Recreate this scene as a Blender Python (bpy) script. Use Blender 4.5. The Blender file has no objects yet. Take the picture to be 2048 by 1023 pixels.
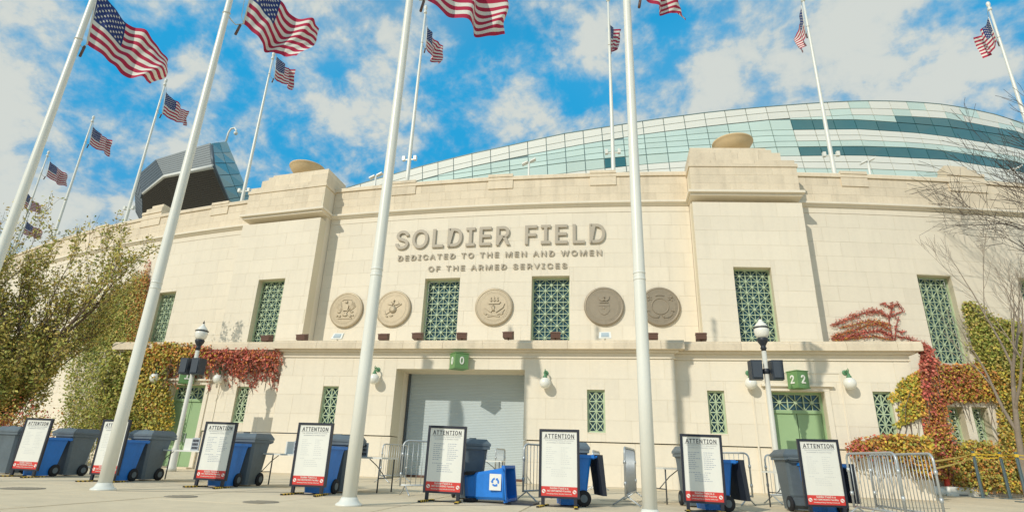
import bpy, bmesh, math, random
import numpy as np
from mathutils import Vector, Matrix
rnd = random.Random(7); nrs = np.random.RandomState(5)
R = math.radians
scene = bpy.context.scene
# ------------------------------------------------------------------ camera
FPX, PITCH, ROLL, EYE = 1122.92, R(19.8327), R(2.0247), 0.8      # focal length in pixels of a 2048 px wide frame
FW = np.array([0, math.cos(PITCH), math.sin(PITCH)]); RT0 = np.array([1., 0, 0]); UP0 = np.cross(RT0, FW)
RT = math.cos(ROLL)*RT0 + math.sin(ROLL)*UP0; UP = -math.sin(ROLL)*RT0 + math.cos(ROLL)*UP0
CAM = np.array([0, 0, EYE])
cam = bpy.data.cameras.new('camera'); camo = bpy.data.objects.new('camera', cam); scene.collection.objects.link(camo)
cam.sensor_width = 36; cam.lens = FPX/2048*36; cam.clip_start = .05; cam.clip_end = 6000
camo.matrix_world = Matrix(((RT[0], UP[0], -FW[0], 0), (RT[1], UP[1], -FW[1], 0), (RT[2], UP[2], -FW[2], EYE), (0, 0, 0, 1)))
scene.camera = camo
# facade frame: u along the wall, v into it, origin on the gate
TH = R(10.5); EU = np.array([math.cos(TH), -math.sin(TH), 0]); EV = np.array([math.sin(TH), math.cos(TH), 0]); P0 = np.array([-1.61, 21.78, 0])
# ------------------------------------------------------------------ light
SUN_T, SUN_EL = .55, R(32)
sd = EU*SUN_T + EV; sd /= np.linalg.norm(sd)                        # horizontal direction the light travels
sdir = np.array([sd[0]*math.cos(SUN_EL), sd[1]*math.cos(SUN_EL), -math.sin(SUN_EL)])
sun = bpy.data.lights.new('sun', 'SUN'); sun.energy = 3.2; sun.angle = R(.53); sun.color = (1, .93, .80)
suno = bpy.data.objects.new('sun', sun); scene.collection.objects.link(suno)
suno.rotation_euler = Vector(sdir).to_track_quat('-Z', 'Y').to_euler(); suno.location = (-20, -30, 40)
world = bpy.data.worlds.new('World'); scene.world = world; world.use_nodes = True
SK = (2.2, (7.2, 2.3, 0), 11.0, (9.7, 17.4, 0), .665, .95)      # cloud noise: scales, offsets, threshold
def build_world():
    nt = world.node_tree; nt.nodes.clear(); N = nt.nodes.new; L = nt.links.new
    out = N('ShaderNodeOutputWorld'); bg = N('ShaderNodeBackground'); bg.inputs[1].default_value = .1; L(bg.outputs[0], out.inputs[0])
    sky = N('ShaderNodeTexSky'); sky.sky_type = 'NISHITA'; sky.sun_disc = False; sky.sun_elevation = SUN_EL
    sky.sun_rotation = math.atan2(-sd[0], -sd[1]); sky.air_density = 1.0; sky.dust_density = .4; sky.ozone_density = 2.0
    tint = N('ShaderNodeMix'); tint.data_type = 'RGBA'; tint.blend_type = 'MULTIPLY'; tint.inputs[0].default_value = 1
    L(sky.outputs[0], tint.inputs[6]); tint.inputs[7].default_value = (.14, 3.0, 3.25, 1)
    tc = N('ShaderNodeTexCoord'); sep = N('ShaderNodeSeparateXYZ'); L(tc.outputs['Generated'], sep.inputs[0])
    def M(op, a, b=None, c=None):
        m = N('ShaderNodeMath'); m.operation = op
        for i, x in enumerate((a, b, c)):
            if x is None: continue
            if isinstance(x, (int, float)): m.inputs[i].default_value = x
            else: L(x, m.inputs[i])
        return m.outputs[0]
    z = M('ADD', M('MAXIMUM', sep.outputs[2], 0.0), .60)
    cx = M('DIVIDE', sep.outputs[0], z); cy = M('DIVIDE', sep.outputs[1], z)
    comb = N('ShaderNodeCombineXYZ'); L(cx, comb.inputs[0]); L(cy, comb.inputs[1]); comb.inputs[2].default_value = 3.3
    def noise(scale, detail, rough, off, dist=0):
        mp = N('ShaderNodeMapping'); L(comb.outputs[0], mp.inputs[0]); mp.inputs['Location'].default_value = off; mp.inputs['Rotation'].default_value = (0, 0, .5)
        n = N('ShaderNodeTexNoise'); L(mp.outputs[0], n.inputs[0]); n.inputs['Scale'].default_value = scale; n.inputs['Detail'].default_value = detail; n.inputs['Roughness'].default_value = rough; n.inputs['Distortion'].default_value = dist
        return n.outputs[0]
    def remap(x, a, b, c, d, smooth=True):
        r = N('ShaderNodeMapRange'); L(x, r.inputs[0]); r.inputs[1].default_value = a; r.inputs[2].default_value = b; r.inputs[3].default_value = c; r.inputs[4].default_value = d
        if smooth: r.interpolation_type = 'SMOOTHSTEP'
        return r.outputs[0]
    big = noise(SK[0], 2, .5, SK[1]); mid = noise(SK[2], 8, .60, SK[3], .15); fine = noise(30, 4, .6, (2, 3, 1))
    s = M('ADD', M('MULTIPLY', big, .38), M('ADD', M('MULTIPLY', mid, 1.0), M('MULTIPLY', fine, .20)))
    s = M('ADD', s, M('MULTIPLY', M('ABSOLUTE', M('SUBTRACT', sep.outputs[0], .02)), .10))      # cloud banks thicken to both sides
    thick = remap(s, SK[4], SK[5], 0, 1); veil = remap(big, .44, .66, .04, .36); low = remap(sep.outputs[2], .05, .50, .40, 0)
    mask = M('MINIMUM', M('ADD', thick, M('MULTIPLY', M('ADD', veil, low), M('SUBTRACT', 1.0, M('MULTIPLY', thick, .6)))), .96)
    ccol = N('ShaderNodeMix'); ccol.data_type = 'RGBA'; L(thick, ccol.inputs[0]); ccol.inputs[6].default_value = (4.0, 5.7, 6.9, 1); ccol.inputs[7].default_value = (7.9, 8.2, 7.6, 1)
    cap = N('ShaderNodeVectorMath'); cap.operation = 'MINIMUM'; L(tint.outputs[2], cap.inputs[0]); cap.inputs[1].default_value = (.25, 4.2, 8.3)
    mix = N('ShaderNodeMix'); mix.data_type = 'RGBA'; L(mask, mix.inputs[0]); L(cap.outputs[0], mix.inputs[6]); L(ccol.outputs[2], mix.inputs[7])
    L(mix.outputs[2], bg.inputs[0])
build_world()
vs = scene.view_settings; vs.view_transform = 'Standard'; vs.look = 'None'; vs.gamma = 1; vs.exposure = -0.22
scene.render.film_transparent = False

# ------------------------------------------------------------------ pixel -> place
def ray(x, y): return RT*(x-1024)/FPX - UP*(y-511.5)/FPX + FW
def atz(x, y, z=0): v = ray(x, y); return CAM + v*(z-EYE)/v[2]
def onplane(x, y, p, n): v = ray(x, y); n = np.asarray(n, float); return CAM + v*(((np.asarray(p)-CAM)@n)/(v@n))
def atdepth(x, y, d): return CAM + ray(x, y)*d
def F(u, v, z=0): return P0 + EU*u + EV*v + np.array([0, 0, z])
def loc(w): w = np.asarray(w, float); d = w-P0; return np.array([d@EU, d@EV, w[2]])
def onv(x, y, v): return loc(onplane(x, y, P0+EV*v, EV))
KA = .0052
def arc(u): return 4.6 + KA*u*u
def onarc(x, y, off=0):
    w = ray(x, y); o = loc(CAM); d = np.array([w@EU, w@EV, w[2]])
    a = KA*d[0]**2; b = 2*KA*o[0]*d[0]-d[1]; c = 4.6+off+KA*o[0]**2-o[1]
    if abs(a) < 1e-9: return o + d*(-c/b)
    return o + d*((-b-math.sqrt(max(b*b-4*a*c, 0)))/(2*a))

# ------------------------------------------------------------------ materials
MATS = {}
def mat(name, col, rough=.8, metal=0., noise=None, rand=0., bump=0., spec=.5, attr=None, streak=0., island=0., alpha=None):
    if name in MATS: return MATS[name]
    m = bpy.data.materials.new(name); m.use_nodes = True; nt = m.node_tree; N = nt.nodes.new; L = nt.links.new
    b = nt.nodes['Principled BSDF']; b.inputs['Roughness'].default_value = rough; b.inputs['Metallic'].default_value = metal
    b.inputs['Specular IOR Level'].default_value = spec
    geo = N('ShaderNodeNewGeometry')
    if attr:
        a = N('ShaderNodeAttribute'); a.attribute_name = attr; cur = a.outputs[0]
    else:
        rgb = N('ShaderNodeRGB'); rgb.outputs[0].default_value = (*col, 1); cur = rgb.outputs[0]
    fac = None
    def add(x):
        nonlocal fac
        if fac is None: fac = x; return
        q = N('ShaderNodeMath'); q.operation = 'ADD'; L(fac, q.inputs[0]); L(x, q.inputs[1]); fac = q.outputs[0]
    def scaled(x, amt):
        q = N('ShaderNodeMath'); q.operation = 'MULTIPLY_ADD'; L(x, q.inputs[0]); q.inputs[1].default_value = amt; q.inputs[2].default_value = -amt/2; return q.outputs[0]
    nz = None
    for (sc, amt) in (noise or []):
        n = N('ShaderNodeTexNoise'); L(geo.outputs['Position'], n.inputs[0]); n.inputs['Scale'].default_value = sc; n.inputs['Detail'].default_value = 6; n.inputs['Roughness'].default_value = .6
        add(scaled(n.outputs[0], amt*2)); nz = n.outputs[0]
    if streak:
        mp = N('ShaderNodeMapping'); L(geo.outputs['Position'], mp.inputs[0]); mp.inputs['Scale'].default_value = (3.2, 3.2, .22)
        n = N('ShaderNodeTexNoise'); L(mp.outputs[0], n.inputs[0]); n.inputs['Scale'].default_value = 1.0; n.inputs['Detail'].default_value = 5
        rr = N('ShaderNodeMapRange'); L(n.outputs[0], rr.inputs[0]); rr.inputs[1].default_value = .5; rr.inputs[2].default_value = .75; rr.inputs[3].default_value = 0; rr.inputs[4].default_value = -streak
        add(rr.outputs[0])
    if rand:
        oi = N('ShaderNodeObjectInfo'); add(scaled(oi.outputs['Random'], rand*2))
    if island:
        add(scaled(geo.outputs['Random Per Island'], island*2))
    if fac is not None:
        one = N('ShaderNodeMath'); one.operation = 'ADD'; L(fac, one.inputs[0]); one.inputs[1].default_value = 1
        mul = N('ShaderNodeVectorMath'); mul.operation = 'SCALE'; L(cur, mul.inputs[0]); L(one.outputs[0], mul.inputs['Scale']); cur = mul.outputs[0]
    L(cur, b.inputs['Base Color'])
    if bump:
        bp = N('ShaderNodeBump'); bp.inputs['Strength'].default_value = bump; bp.inputs['Distance'].default_value = .02
        if nz is None:
            n = N('ShaderNodeTexNoise'); L(geo.outputs['Position'], n.inputs[0]); n.inputs['Scale'].default_value = 30; n.inputs['Detail'].default_value = 6; nz = n.outputs[0]
        L(nz, bp.inputs['Height']); L(bp.outputs[0], b.inputs['Normal'])
    MATS[name] = m; return m
STONE = mat('limestone', (.81, .735, .60), .9, noise=[(.5, .05), (7, .05), (60, .04)], rand=.022, island=.018, bump=.2, streak=.05, spec=.2)
STONEW = mat('weathered limestone', (.75, .645, .49), .92, noise=[(1.1, .13), (11, .13), (50, .09)], rand=.06, island=.05, bump=.35, streak=.14, spec=.2)
MORTAR = mat('mortar', (.72, .65, .50), .95, noise=[(20, .1)], spec=.1)
CONC = mat('plaza concrete', (.70, .59, .42), .9, noise=[(.35, .2), (3, .16), (45, .14)], rand=.05, bump=.35, spec=.25)
CONCB = mat('ground earth', (.36, .31, .23), .95, noise=[(.2, .12), (8, .1)], spec=.2)
WHITEP = mat('white pole paint', (.76, .765, .70), .32, noise=[(2, .05), (25, .03)], spec=.5)
STEEL = mat('galvanised steel', (.50, .53, .54), .42, metal=.55, noise=[(18, .12)], spec=.5)
GREEN = mat('green grille paint', (.46, .56, .37), .5, noise=[(6, .12)], spec=.4)
GREEND = mat('green door paint', (.32, .47, .25), .45, noise=[(2, .06)], spec=.4)
GLASS = mat('dark window glass', (.045, .12, .155), .08, noise=[(3, .2)], spec=.8)
SHUT = mat('grey shutter steel', (.50, .57, .59), .6, metal=.0, noise=[(1.2, .07), (20, .05)], spec=.4)
BLACKF = mat('black frame plastic', (.018, .022, .036), .4, noise=[(12, .2)])
WHITES = mat('white sign face', (.79, .79, .73), .35, noise=[(3, .03), (25, .03)], rand=.02, streak=.05)
REDS = mat('red sign band', (.66, .055, .045), .4, noise=[(5, .06)])
INK = mat('black ink', (.03, .032, .045), .6)
INKG = mat('grey ink', (.45, .48, .52), .6)
INKD = mat('mid grey ink', (.42, .44, .47), .6)
WINK = mat('white ink', (.82, .82, .76), .6)
GREYB = mat('grey bin plastic', (.12, .155, .18), .5, noise=[(2.5, .2), (14, .16), (60, .12)], rand=.1, streak=.2)
BLUEB = mat('blue bin plastic', (.014, .20, .68), .45, noise=[(2.5, .2), (14, .14), (60, .1)], rand=.08, streak=.15)
RUBBER = mat('black rubber', (.015, .016, .02), .8)
YELLOW = mat('yellow tape', (.75, .50, .04), .5, noise=[(20, .08)])
LAMPB = mat('black lamp iron', (.02, .026, .036), .45)
OPAL = mat('white opal globe', (.82, .81, .74), .2, noise=[(4, .03)])
BROWN = mat('brown floodlight housing', (.13, .065, .045), .5, noise=[(9, .12)])
BRONZE = mat('bronze seal', (.46, .385, .27), .5, metal=.35, noise=[(5, .14), (40, .1)], rand=.03, bump=.2)
BRONZEL = mat('bronze letters', (.45, .395, .31), .6, metal=.0, noise=[(9, .1)])
FRED = mat('flag red', (.44, .03, .075), .8, noise=[(7, .08)], spec=.2)
FWHITE = mat('flag white', (.74, .73, .66), .8, noise=[(7, .04)], spec=.2)
FBLUE = mat('flag blue', (.032, .055, .19), .8, noise=[(7, .1)], spec=.2)
LEAF = mat('leaf', (.1, .1, .1), .6, attr='Col', spec=.25)
BARK = mat('bark', (.16, .12, .095), .95, noise=[(6, .3), (40, .2)], bump=.6, spec=.1)
BARKL = mat('pale bark', (.30, .25, .20), .95, noise=[(6, .25), (40, .2)], bump=.5, spec=.1)
PCREAM = mat('cream sky tint panel', (.75, .74, .655), .28, noise=[(.5, .03)], rand=.025)  # cream stands in for reflected cloud, put into the panel colour
PGREEN = mat('pale green sky tint glass', (.55, .68, .61), .14, noise=[(.3, .10)], rand=.07, spec=.7)  # sky reflection is coloured into the glass as pale green
PDARK = mat('dark blue glass panel', (.04, .15, .165), .10, noise=[(.4, .2)], rand=.10, spec=.8)
MULL = mat('steel mullion', (.20, .28, .27), .5, metal=.3)
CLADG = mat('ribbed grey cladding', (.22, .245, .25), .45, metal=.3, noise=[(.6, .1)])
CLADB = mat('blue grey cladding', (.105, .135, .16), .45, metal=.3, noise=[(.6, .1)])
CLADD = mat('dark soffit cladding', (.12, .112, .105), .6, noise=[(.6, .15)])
TRIMW = mat('white trim', (.8, .8, .74), .4, noise=[(3, .03)])
TABLE = mat('white table plastic', (.76, .76, .70), .5, noise=[(5, .05)])
ORANGE = mat('orange cone plastic', (.80, .09, .05), .5, noise=[(6, .08)])
BPLAST = mat('white barrier plastic', (.78, .77, .70), .5, noise=[(3, .06)])
ROPE = mat('halyard rope', (.62, .62, .56), .9)

# ------------------------------------------------------------------ mesh helpers
COL = scene.collection.objects
class MB:
    def __init__(s): s.v = []; s.f = []; s.m = []; s.sm = []
    def face(s, idx, mi=0, sm=False): s.f.append(tuple(idx)); s.m.append(mi); s.sm.append(sm)
    def poly(s, pts, mi=0, sm=False):
        b = len(s.v); s.v += [tuple(p) for p in pts]; s.face(range(b, b+len(pts)), mi, sm)
    def hexa(s, p, mi=0):                       # 8 points: bottom ring of 4, top ring of 4
        b = len(s.v); s.v += [tuple(q) for q in p]
        for q in ((3, 2, 1, 0), (4, 5, 6, 7), (0, 1, 5, 4), (1, 2, 6, 5), (2, 3, 7, 6), (3, 0, 4, 7)): s.face([b+i for i in q], mi)
    def box(s, x0, y0, z0, x1, y1, z1, mi=0):
        s.hexa([(x0, y0, z0), (x1, y0, z0), (x1, y1, z0), (x0, y1, z0), (x0, y0, z1), (x1, y0, z1), (x1, y1, z1), (x0, y1, z1)], mi)
    def prism(s, plan, z0, z1, mi=0):
        n = len(plan); b = len(s.v); s.v += [(x, y, z0) for x, y in plan]+[(x, y, z1) for x, y in plan]
        s.face(list(range(b+n-1, b-1, -1)), mi); s.face(range(b+n, b+2*n), mi)
        for i in range(n): j = (i+1) % n; s.face((b+i, b+j, b+n+j, b+n+i), mi)
    def bar(s, a, b_, w, h, mi=0, up=(0, 0, 1)):  # square bar between two points
        a = Vector(a); c = Vector(b_); d = (c-a).normalized(); up = Vector(up)
        if abs(d.dot(up)) > .98: up = Vector((0, 1, 0))
        x = d.cross(up).normalized(); y = x.cross(d).normalized()
        ring = [(-w, -h), (w, -h), (w, h), (-w, h)]
        s.hexa([a+x*p*.5+y*q*.5 for p, q in ring]+[c+x*p*.5+y*q*.5 for p, q in ring], mi)
    def tube(s, path, rad, n=8, mi=0, caps=True):
        path = [Vector(p) for p in path]; k = len(path)
        if isinstance(rad, (int, float)): rad = [rad]*k
        b = len(s.v); ref = None
        for i, p in enumerate(path):
            d = (path[min(i+1, k-1)]-path[max(i-1, 0)])
            if d.length < 1e-9: d = Vector((0, 0, 1))
            d.normalize()
            if ref is None: ref = Vector((1, 0, 0)) if abs(d.x) < .9 else Vector((0, 1, 0))
            x = (ref-d*ref.dot(d))
            if x.length < 1e-6: x = d.orthogonal()
            x.normalize(); ref = x; y = d.cross(x)
            for j in range(n):
                t = 2*math.pi*j/n; s.v.append(tuple(p+(x*math.cos(t)+y*math.sin(t))*rad[i]))
        for i in range(k-1):
            for j in range(n): s.face((b+i*n+j, b+i*n+(j+1) % n, b+(i+1)*n+(j+1) % n, b+(i+1)*n+j), mi, True)
        if caps: s.face(list(range(b+n-1, b-1, -1)), mi); s.face(range(b+(k-1)*n, b+k*n), mi)
    def lathe(s, prof, n=24, c=(0, 0, 0), mi=0, sm=True, axis='z'):
        b = len(s.v); k = len(prof)
        for r, z in prof:
            for j in range(n):
                t = 2*math.pi*j/n; p = (r*math.cos(t), r*math.sin(t), z)
                if axis == 'y': p = (p[0], p[2], p[1])
                if axis == 'x': p = (p[2], p[0], p[1])
                s.v.append((c[0]+p[0], c[1]+p[1], c[2]+p[2]))
        fl = axis == 'y'
        for i in range(k-1):
            for j in range(n):
                q = (b+i*n+j, b+i*n+(j+1) % n, b+(i+1)*n+(j+1) % n, b+(i+1)*n+j); s.face(q[::-1] if fl else q, mi, sm)
        if prof[0][0] > 1e-5: q = list(range(b+n-1, b-1, -1)); s.face(q[::-1] if fl else q, mi)
        if prof[-1][0] > 1e-5: q = list(range(b+(k-1)*n, b+k*n)); s.face(q[::-1] if fl else q, mi)
    def mesh(s, name, mats):
        me = bpy.data.meshes.new(name); me.from_pydata(s.v, [], s.f); me.update()
        for m in (mats if isinstance(mats, (list, tuple)) else [mats]): me.materials.append(m)
        me.polygons.foreach_set('material_index', s.m); me.polygons.foreach_set('use_smooth', s.sm); return me
    def build(s, name, mats, parent=None, off=None):
        if off is not None: s.v = [(a-off[0], b-off[1], c-off[2]) for a, b, c in s.v]
        return link(name, s.mesh(name, mats), parent)
def link(name, me, parent=None):
    o = bpy.data.objects.new(name, me); COL.link(o)
    if parent is not None: o.parent = parent
    return o
def thing(name, label, cat, pos=(0, 0, 0), rz=0., group=None):
    o = bpy.data.objects.new(name, None); COL.link(o); o.empty_display_size = .2
    o.location = tuple(pos); o.rotation_euler = (0, 0, rz); tag(o, label, cat, group); return o
def tag(o, label, cat, group=None):
    o['label'] = label; o['category'] = cat
    if group: o['group'] = group
    return o
def copy_tree(o, parent=None):
    c = o.copy(); COL.link(c); c.parent = parent
    for ch in list(o.children): copy_tree(ch, c)
    return c
FR = -TH
FONT = None
try:                                                    # Blender's own interface face, a plain grotesque like the lettering on the wall
    FONT = bpy.data.fonts.load(bpy.utils.system_resource('DATAFILES', path='fonts')+'/Inter.woff2')
except Exception: FONT = None
def text_mesh(s, width, height, depth, bold=.0, spacing=1.0, wordsp=1.0, mats=None, split=False):
    """text in the x-z plane facing -y, centred, fitted to width x height (height = cap height); returns mesh data or list of (verts, faces)"""
    cu = bpy.data.curves.new('t', 'FONT'); cu.body = s; cu.size = 1; cu.extrude = .05; cu.bevel_depth = bold; cu.bevel_resolution = 0; cu.space_character = spacing; cu.space_word = wordsp; cu.resolution_u = 4
    if FONT: cu.font = FONT
    ob = bpy.data.objects.new('t', cu); COL.link(ob); dg = bpy.context.evaluated_depsgraph_get(); dg.update()
    me = bpy.data.meshes.new_from_object(ob.evaluated_get(dg)); bpy.data.objects.remove(ob); bpy.data.curves.remove(cu)
    bm = bmesh.new(); bm.from_mesh(me); bmesh.ops.remove_doubles(bm, verts=bm.verts, dist=1e-5); bpy.data.meshes.remove(me)
    xs = [v.co.x for v in bm.verts]; ys = [v.co.y for v in bm.verts]; x0, x1, y0, y1 = min(xs), max(xs), min(ys), max(ys)
    for v in bm.verts:
        v.co = Vector(((v.co.x-(x0+x1)/2)*width/(x1-x0), -v.co.z/.05*depth/2, (v.co.y-(y0+y1)/2)*height/(y1-y0)))
    bm.verts.ensure_lookup_table()
    if not split:
        me = bpy.data.meshes.new('lettering'); bm.to_mesh(me); bm.free(); me.materials.append(mats); return me
    seen = set(); res = []
    for v in bm.verts:
        if v.index in seen: continue
        st = [v]; isl = []
        seen.add(v.index)
        while st:
            a = st.pop(); isl.append(a)
            for e in a.link_edges:
                o2 = e.other_vert(a)
                if o2.index not in seen: seen.add(o2.index); st.append(o2)
        ix = {a.index: i for i, a in enumerate(isl)}
        fs = [[ix[q.index] for q in f.verts] for f in bm.faces if f.verts[0].index in ix]
        res.append(([tuple(a.co) for a in isl], fs))
    bm.free(); return res

# ------------------------------------------------------------------ ground
g = MB(); g.poly([(-700, -300, -.035), (700, -300, -.035), (700, 900, -.035), (-700, 900, -.035)])
ground = g.build('ground', CONCB); ground['kind'] = 'structure'
pav = MB(); pav.box(-40, -34, -.03, 40, 8.5, -.012); pavement = pav.build('pavement', MORTAR); pavement['kind'] = 'structure'
pavement.location = tuple(P0); pavement.rotation_euler = (0, 0, FR)
SL = 2.0; sm_ = {}
big = MB()
for i in range(-20, 20):
    for j in range(-17, 5):
        u0, v0 = i*SL, j*SL-.35
        if v0 > 8: continue
        near = (-24 < u0 < 22 and -15 < v0 < -2 and (i+j) < 99 and abs(u0) < 24)
        g_ = .011
        if near and -13 <= v0:
            key = 'slab'
            if key not in sm_:
                q = MB(); q.hexa([(g_, g_, -.03), (SL-g_, g_, -.03), (SL-g_, SL-g_, -.03), (g_, SL-g_, -.03), (g_+.006, g_+.006, 0), (SL-g_-.006, g_+.006, 0), (SL-g_-.006, SL-g_-.006, 0), (g_+.006, SL-g_-.006, 0)]); sm_[key] = q.mesh('slab', CONC)
            o = link('slab', sm_[key], pavement); o.location = (u0, v0, rnd.uniform(-.003, .002))
        else:
            big.box(u0+g_, v0+g_, -.03, u0+SL-g_, v0+SL-g_, rnd.uniform(-.003, .002))
o = big.build('outer_slabs', CONC, pavement); o['kind'] = 'stuff'
for (a, b) in (((232, 981), (700, 984)), ((712, 1011), (1290, 1007)), ((1200, 1000), (1900, 1016))):
    p, q = loc(atz(*a)), loc(atz(*b)); m = MB(); m.bar((p[0], p[1], .0015), (q[0], q[1], .0015), .035, .005); m.build('expansion_joint', mat('joint tar', (.16, .14, .11), .9, noise=[(9, .3)]), pavement)
# manhole-like drain covers set in the pavement
for k, ((px, py), rr, lab) in enumerate([((45, 976), .34, 'round iron drain cover in the paving before the first attention board'), ((362, 992), .26, 'small oval worn iron cover between the front flagpoles'), ((522, 1003), .28, 'iron access cover in the paving near the folding table')]):
    p = atz(px, py); t = thing('drain_cover', lab, 'cover', p)
    m = MB(); m.lathe([(rr, .0), (rr, .006), (rr-.02, .008), (rr-.05, .006), (.0, .007)], 24); m.build('cover_plate', mat('iron cover', (.26, .23, .18), .7, noise=[(20, .3)]), t)
    m = MB()
    for a in range(-2, 3): w = math.sqrt(max(rr*rr*.7-(a*.09)**2, .01)); m.box(-w, a*.09-.01, .006, w, a*.09+.01, .013)
    m.build('rib', mat('iron cover rib', (.30, .27, .21), .7), t)

# ------------------------------------------------------------------ stadium wall
bld = thing('stadium_building', 'pale limestone stadium entrance front with tall piers, curved parapet and low gate block', 'building', P0, FR)
def sub(rects, h):
    out = []
    for (a, b, c, d) in rects:
        e, f, g2, i = h
        if e >= b or f <= a or g2 >= d or i <= c: out.append((a, b, c, d)); continue
        if e > a: out.append((a, e, c, d))
        if f < b: out.append((f, b, c, d))
        a2, b2 = max(a, e), min(b, f)
        if g2 > c: out.append((a2, b2, c, g2))
        if i < d: out.append((a2, b2, i, d))
    return out
BLOCKS = []       # (face corners..., material)
CORE = MB(); COREW = MB()
def wall(u0, u1, z0, z1, vf, holes=(), ch=.75, lmin=1.0, lmax=1.7, thick=.6, mats=0, gap=.007, ustep=None, seed=0):
    r = random.Random(seed*31+int(u0*10)); n = max(1, round((z1-z0)/ch)); h = (z1-z0)/n
    for k in range(n):
        u = u0-r.uniform(0, .8)
        while u < u1:
            L_ = r.uniform(lmin, lmax); a, b = max(u, u0), min(u+L_, u1); u += L_
            if b-a < .12: continue
            rc = [(a, b, z0+k*h, z0+(k+1)*h)]
            for hh in holes: rc = sub(rc, hh)
            for q in rc:
                if q[1]-q[0] < .05 or q[3]-q[2] < .05: continue
                BLOCKS.append((q, vf, gap/2, mats))
    rc = []; m = max(1, int((u1-u0)/(ustep or 3))); 
    for k in range(m): rc.append((u0+(u1-u0)*k/m, u0+(u1-u0)*(k+1)/m, z0, z1))
    for hh in holes: rc = [x for q in rc for x in sub([q], hh)]
    c = COREW if mats else CORE
    for (a, b, c0, c1) in rc:
        c.hexa([(a, vf(a)+.008, c0), (b, vf(b)+.008, c0), (b, vf(b)+thick, c0), (a, vf(a)+thick, c0), (a, vf(a)+.008, c1), (b, vf(b)+.008, c1), (b, vf(b)+thick, c1), (a, vf(a)+thick, c1)])
def sweep(prof, u0, u1, name, m, n=None, base=arc, parent=bld):
    """profile of (offset, z) swept along the curved wall, closed"""
    n = n or max(1, int(abs(u1-u0)/1.5)); mb = MB(); k = len(prof)
    for i in range(n+1):
        u = u0+(u1-u0)*i/n; mb.v += [(u, base(u)+o, z) for o, z in prof]
    for i in range(n):
        for j in range(k): mb.face((i*k+j, i*k+(j+1) % k, (i+1)*k+(j+1) % k, (i+1)*k+j))
    mb.face(range(k-1, -1, -1)); mb.face(range(n*k, n*k+k)); 
    return mb.build(name, m, parent)
PU0, PU1 = 9.45, 14.45
def pierv(s): 
    a, b = arc(PU0)-1.1, arc(PU1)-1.1
    return (lambda u: a+(b-a)*(abs(u)-PU0)/(PU1-PU0))
PV = pierv(1)
WIN_UP = [(-3.62, -1.80, 5.6, 9.17), (1.80, 3.62, 5.6, 9.17)]
WIN_PIER = [(-12.66, -11.02, 5.55, 9.2), (11.02, 12.66, 5.55, 9.26)]
WIN_WING = [(-20.95, -19.42, 5.4, 9.35), (19.62, 21.2, 5.4, 9.5), (24.4, 25.95, 5.4, 9.6), (-26.2, -24.7, 5.4, 9.4)]
WIN_SM = [(19.66, 20.34, 2.1, 3.55), (20.72, 21.40, 2.1, 3.57)]
LO_BAY = [(-5.80, -5.14, 1.75, 3.27), (4.60, 5.24, 1.77, 3.27)]
LO_WL = [(-9.78, -9.22, 1.8, 3.24)]; LO_WR = [(8.85, 9.43, 1.85, 3.33), (14.26, 14.83, 1.9, 3.37)]
GATE = (-2.81, 2.28, 0, 3.97)
DOORR = (10.98, 12.72, 0, 3.34); DOORL = (-12.86, -11.22, 0, 3.28)
UZ0, UZ1 = 0.0, 12.47
wall(-9.45, 9.45, 4.6, UZ1, arc, WIN_UP, .72, 1.1, 1.9, .6, 0, seed=1)
for s in (-1, 1):
    a, b = sorted((s*PU0, s*PU1)); wall(a, b, 4.6, UZ1, PV, [w for w in WIN_PIER if w[0]*s > 0], .72, 1.0, 1.7, .6, 0, seed=2+s)
wall(-46, -PU1, 0, UZ1, arc, [w for w in WIN_WING if w[0] < 0], .72, 1.1, 1.9, .6, 0, seed=5)
wall(PU1, 40, 0, UZ1, arc, [w for w in WIN_WING+WIN_SM if w[0] > 0], .72, 1.1, 1.9, .6, 0, seed=6)
bayf = lambda u: 0.0
wingf = lambda u: .28
BAY = 7.75; END = 15.58
wall(-BAY, BAY, 1.47, 4.40, bayf, LO_BAY+[GATE], .73, 1.0, 1.6, .9, 0, seed=8)
wall(-END, -BAY, 1.47, 4.40, wingf, LO_WL+[DOORL], .73, 1.0, 1.6, .7, 0, seed=9)
wall(BAY, END, 1.47, 4.40, wingf, LO_WR+[DOORR], .73, 1.0, 1.6, .7, 0, seed=10)
wall(-BAY, BAY, 0, 1.44, lambda u: .06, [GATE], .72, 1.2, 2.0, .8, 0, seed=11)
wall(-END, -BAY, 0, 1.44, lambda u: .34, [DOORL], .72, 1.2, 2.0, .6, 0, seed=12)
wall(BAY, END, 0, 1.44, lambda u: .34, [DOORR], .72, 1.2, 2.0, .6, 0, seed=13)
# parapets
wall(-9.45, 9.45, 13.02, 14.42, lambda u: arc(u)-.02, [], .47, .8, 1.35, .7, 1, seed=14)
wall(-46, -PU1, 13.02, 14.42, lambda u: arc(u)-.02, [], .47, .8, 1.35, .7, 1, seed=15)
wall(PU1, 40, 13.02, 14.42, lambda u: arc(u)-.02, [], .47, .8, 1.35, .7, 1, seed=16)
for s in (-1, 1):
    a, b = sorted((s*PU0, s*PU1)); wall(a, b, 13.02, 14.34, lambda u: PV(u)-.02, [], .44, .7, 1.2, .6, 1, seed=17+s)
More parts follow.
